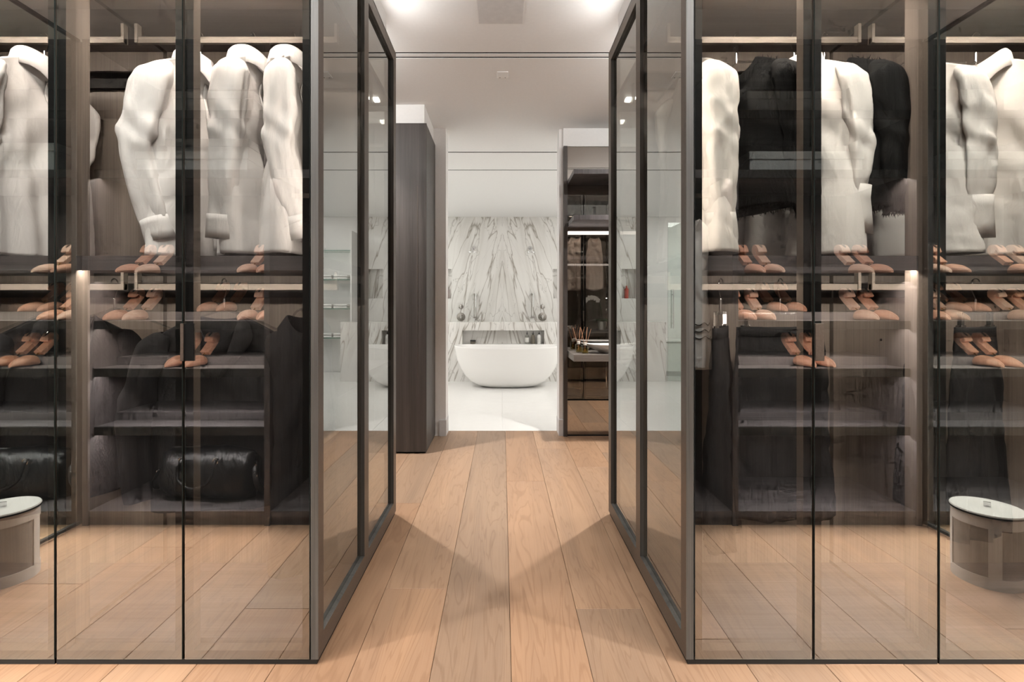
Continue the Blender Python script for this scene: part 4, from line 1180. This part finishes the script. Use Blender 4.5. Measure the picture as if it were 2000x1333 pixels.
# bathtub
tub = empty('bathtub', (.082, 7.44, 0), 0, 'white freestanding oval bathtub with slanted sides', 'bathtub')
prof = [(.31, .16, .0), (.36, .19, .006), (.44, .235, .030), (.53, .285, .085), (.61, .325, .17), (.675, .350, .28), (.722, .366, .40), (.755, .378, .555), (.756, .379, .572), (.750, .375, .578), (.738, .366, .576), (.728, .358, .560), (.69, .335, .42), (.63, .30, .26), (.55, .25, .16), (.40, .17, .13), (.05, .03, .125)]
R = []
for a_, b_, zz in prof:
    ring = []
    for i in range(72):
        t = 2*PI*i/72; c, s_ = math.cos(t), math.sin(t)
        ring.append((1.03*a_*math.copysign(abs(c)**.86, c), b_*math.copysign(abs(s_)**.86, s_), zz + (.018*c*c if zz > .5 else 0)))
    R.append(ring)
MB().rings(R, True, True, True).build('shell', M['porcelain'], tub, True)
MB().box(-.035, .035, -.376, -.366, .566, .571).build('overflow', M['nickel'], tub)
MB().lathe([(.0, .126), (.025, .126), (.025, .130), (.0, .131)], seg=20).build('drain', M['nickel'], tub)
# toiletries in the niche
def pump_bottle(x, label, mat, lab):
    r = empty('pump_bottle', (x, HY+.07, nz0+.0006), 0, label, 'bottle', 'pump bottles in the niche')
    MB().lathe([(.0, 0), (.030, 0), (.031, .004), (.031, .12), (.026, .135), (.012, .142), (.012, .15), (.0, .15)], seg=24).build('bottle', mat, r, True)
    MB().lathe([(.0314, .03), (.0316, .03), (.0316, .10), (.0314, .10)], seg=24, caps=False).build('label', lab, r, True)
    p = MB().lathe([(.0, .15), (.013, .15), (.013, .163), (.004, .165), (.004, .182), (.0, .182)], seg=16); p.box(-.007, .007, -.030, .008, .180, .190)
    p.build('pump', M['cap'], r)
pump_bottle(.385, 'clear pump bottle with pale label, left of the three in the niche', M['bottle'], M['paper'])
pump_bottle(.478, 'amber-grey pump bottle with black pump, middle of the three in the niche', M['darklabel'], M['darklabel'])
pump_bottle(.572, 'white pump bottle with black pump, right of the three in the niche', M['porcelain'], M['paper'])
r = empty('cosmetic_jar', (-.455, HY+.07, nz0+.0006), 0, 'small jar with a black lid in the left of the niche', 'jar')
MB().lathe([(.0, 0), (.040, 0), (.042, .005), (.042, .040), (.0, .040)], seg=28).build('glass_body', M['darklabel'], r, True)
MB().lathe([(.0, .040), (.044, .040), (.044, .060), (.0, .061)], seg=28).build('lid', M['cap'], r, True)
# shower fittings on the back wall
def shower(s, x, side):
    r = empty('wall_shower', (x, 9.049, 2.19), 0, 'chrome shower head on the marble wall, ' + side, 'shower head', 'wall shower heads')
    MB().lathe([(.0, 0), (.035, 0), (.035, .012), (.0, .012)], seg=24).build('flange', M['chrome'], r)
    r.children[0].rotation_euler = (PI/2, 0, 0)
    MB().tube(spline([(0, -.005, 0), (0, -.10, .0), (0, -.20, -.01), (0, -.25, -.07), (0, -.25, -.085)], 24), .010, 10).build('arm', M['chrome'], r, True)
    MB().lathe([(.012, -.065), (.02, -.085), (.075, -.098), (.075, -.108), (.0, -.108)], c=(0, -.25, 0), seg=32).build('head', M['chrome'], r, True)
    for z, rad, nm in ((1.155, .042, 'small'), (.975, .075, 'large')):
        vx = x + s*.215
        v = empty('shower_valve', (vx, 9.049, z), 0, '%s round chrome valve on the marble wall, %s' % (nm, side), 'valve', 'shower valves')
        o = MB().lathe([(.0, 0), (rad, 0), (rad, .008), (rad*.5, .012), (rad*.45, .04), (.0, .042)], seg=32).build('plate', M['nickel'], v, True); o.rotation_euler = (PI/2, 0, 0)
        MB().box(-.006, .006, -.055, -.04, -.03, .03).build('lever', M['chrome'], v, bevel=.002)
    h = empty('hand_shower', (x+.02, 9.03, .95), 0, 'chrome hand shower on a vertical bar, ' + side, 'hand shower', 'hand showers')
    MB().tube([(0, -.02, .0), (0, -.02, .44)], .008, 10).build('bar', M['nickel'], h, True)
    MB().tube([(0.03, -.06, .20), (.03, -.06, .44)], .012, 10).build('handset', M['chrome'], h, True)
    MB().tube(spline([(.03, -.06, .20), (.04, -.06, .05), (.07, -.05, -.05), (.10, -.03, -.02)], 20), .006, 8).build('hose', M['nickel'], h, True)
    for z in (.02, .42): MB().box(-.01, .035, -.065, .019, z-.008, z+.008).build('bracket', M['nickel'], h)
shower(-1, -.515, 'left of the wall joint')
shower(1, .495, 'right of the wall joint')
# niches in the marble wall, a red bottle in the left one
for s, nm in ((-1, 'left'), (1, 'right')):
    X = lambda a: s*a
    n_ = MB().box(X(NX0), X(NX1), 9.155, 9.165, NZ0, NZ1)
    n_.box(X(NX0-.01), X(NX0), 9.076, 9.155, NZ0, NZ1).box(X(NX1), X(NX1+.01), 9.076, 9.155, NZ0, NZ1)
    n_.box(X(NX0-.01), X(NX1+.01), 9.076, 9.155, NZ0-.01, NZ0).box(X(NX0-.01), X(NX1+.01), 9.076, 9.155, NZ1, NZ1+.01)
    struct('trim_niche_' + nm, n_, M['marble2'], 'recessed marble niche on the %s of the shower wall' % nm)
r = empty('red_bottle', (-1.0, 9.11, NZ0+.0005), 0, 'red bottle standing in the left marble niche', 'bottle')
MB().lathe([(.0, 0), (.035, 0), (.036, .005), (.036, .16), (.02, .185), (.014, .19), (.0, .19)], seg=24).build('body', M['red'], r, True)
MB().lathe([(.0, .19), (.015, .19), (.015, .225), (.0, .226)], seg=18).build('cap', M['red'], r, True)
# glass towel shelves on the right (mirrored in the left wardrobe side)
root = empty('glass_shelf_unit', (1.72, 8.9, 0), 0, 'glass shelves on the bathroom wall, mirrored in the left glass side', 'shelf')
SZ = (.62, 1.12, 1.62, 2.12)
for z in SZ:
    MB().box(1.36, 2.1, 8.72, 9.054, z-.010, z, mats=[0, 0, 1, 1, 1, 1]).build('shelf', [M['thin'], plain('green_glass_edge', (.16, .30, .24), .2)], root)
for x in (1.36, 2.095): MB().box(x-.012, x+.012, 8.70, 9.054, .30, 2.45).build('side_panel', M['bathwhite'], root)
for o in root.children: o.location = -root.location
def towel(x, y, z, w, label):
    r = empty('folded_towel', (x, y, z), 0, label, 'towel', 'folded white towels')
    for k in range(2):
        P = []
        for yy, zz in ((-.12, .004), (-.128, .02), (-.12, .038), (.11, .04), (.11, .002)):
            P.append((yy, zz + .040*k))
        MB().prism(P, 'x', -w/2, w/2).build('fold', M['towel'], r, bevel=.008, recalc=True)
k = 0
for zi, lev in ((1, 'lower middle'), (2, 'upper middle'), (0, 'lowest')):
    for j, x in enumerate((1.56, 1.83)):
        towel(x, 8.88, SZ[zi]+.0005, .24, 'folded white towel on the %s glass shelf, %s stack' % (lev, 'inner' if j == 0 else 'outer'))
# shower door with long handles and a low white vanity on the left (mirrored in the right wardrobe side)
root = empty('glass_shower_door', (-1.7, 7.9, 0), 0, 'frameless glass door with two long chrome handles, mirrored in the right glass side', 'door')
MB().box(-2.1, -1.34, 7.885, 7.893, .01, 2.45, mats=[1, 1, 0, 1, 0, 1]).build('pane', [M['thin'], M['edge']], root)
MB().tube([(-1.41, 7.84, .82), (-1.41, 7.84, 1.42)], .009, 10).build('handle', M['chrome'], root, True)
MB().tube([(-1.41, 7.94, .82), (-1.41, 7.94, 1.42)], .009, 10).build('handle', M['chrome'], root, True)
for z in (.9, 1.34): MB().tube([(-1.41, 7.84, z), (-1.41, 7.94, z)], .006, 8).build('handle_mount', M['chrome'], root, True)
for o in root.children: o.location = -root.location
root = empty('white_vanity', (-1.95, 8.7, 0), 0, 'low white cabinet behind the glass shower door', 'cabinet')
MB().box(-2.35, -1.45, 8.45, 9.05, .08, .56).build('body', M['porcelain'], root, bevel=.004)
MB().box(-2.37, -1.43, 8.42, 9.05, .57, .60).build('counter', M['porcelain'], root, bevel=.004)
MB().box(-2.30, -1.50, 8.50, 9.05, .0, .08).build('plinth', M['vent'], root)
for a, b in ((-2.34, -1.905), (-1.895, -1.46)): MB().box(a, b, 8.44, 8.449, .09, .55).build('drawer_front', M['porcelain'], root, bevel=.002)
for o in root.children: o.location = -root.location
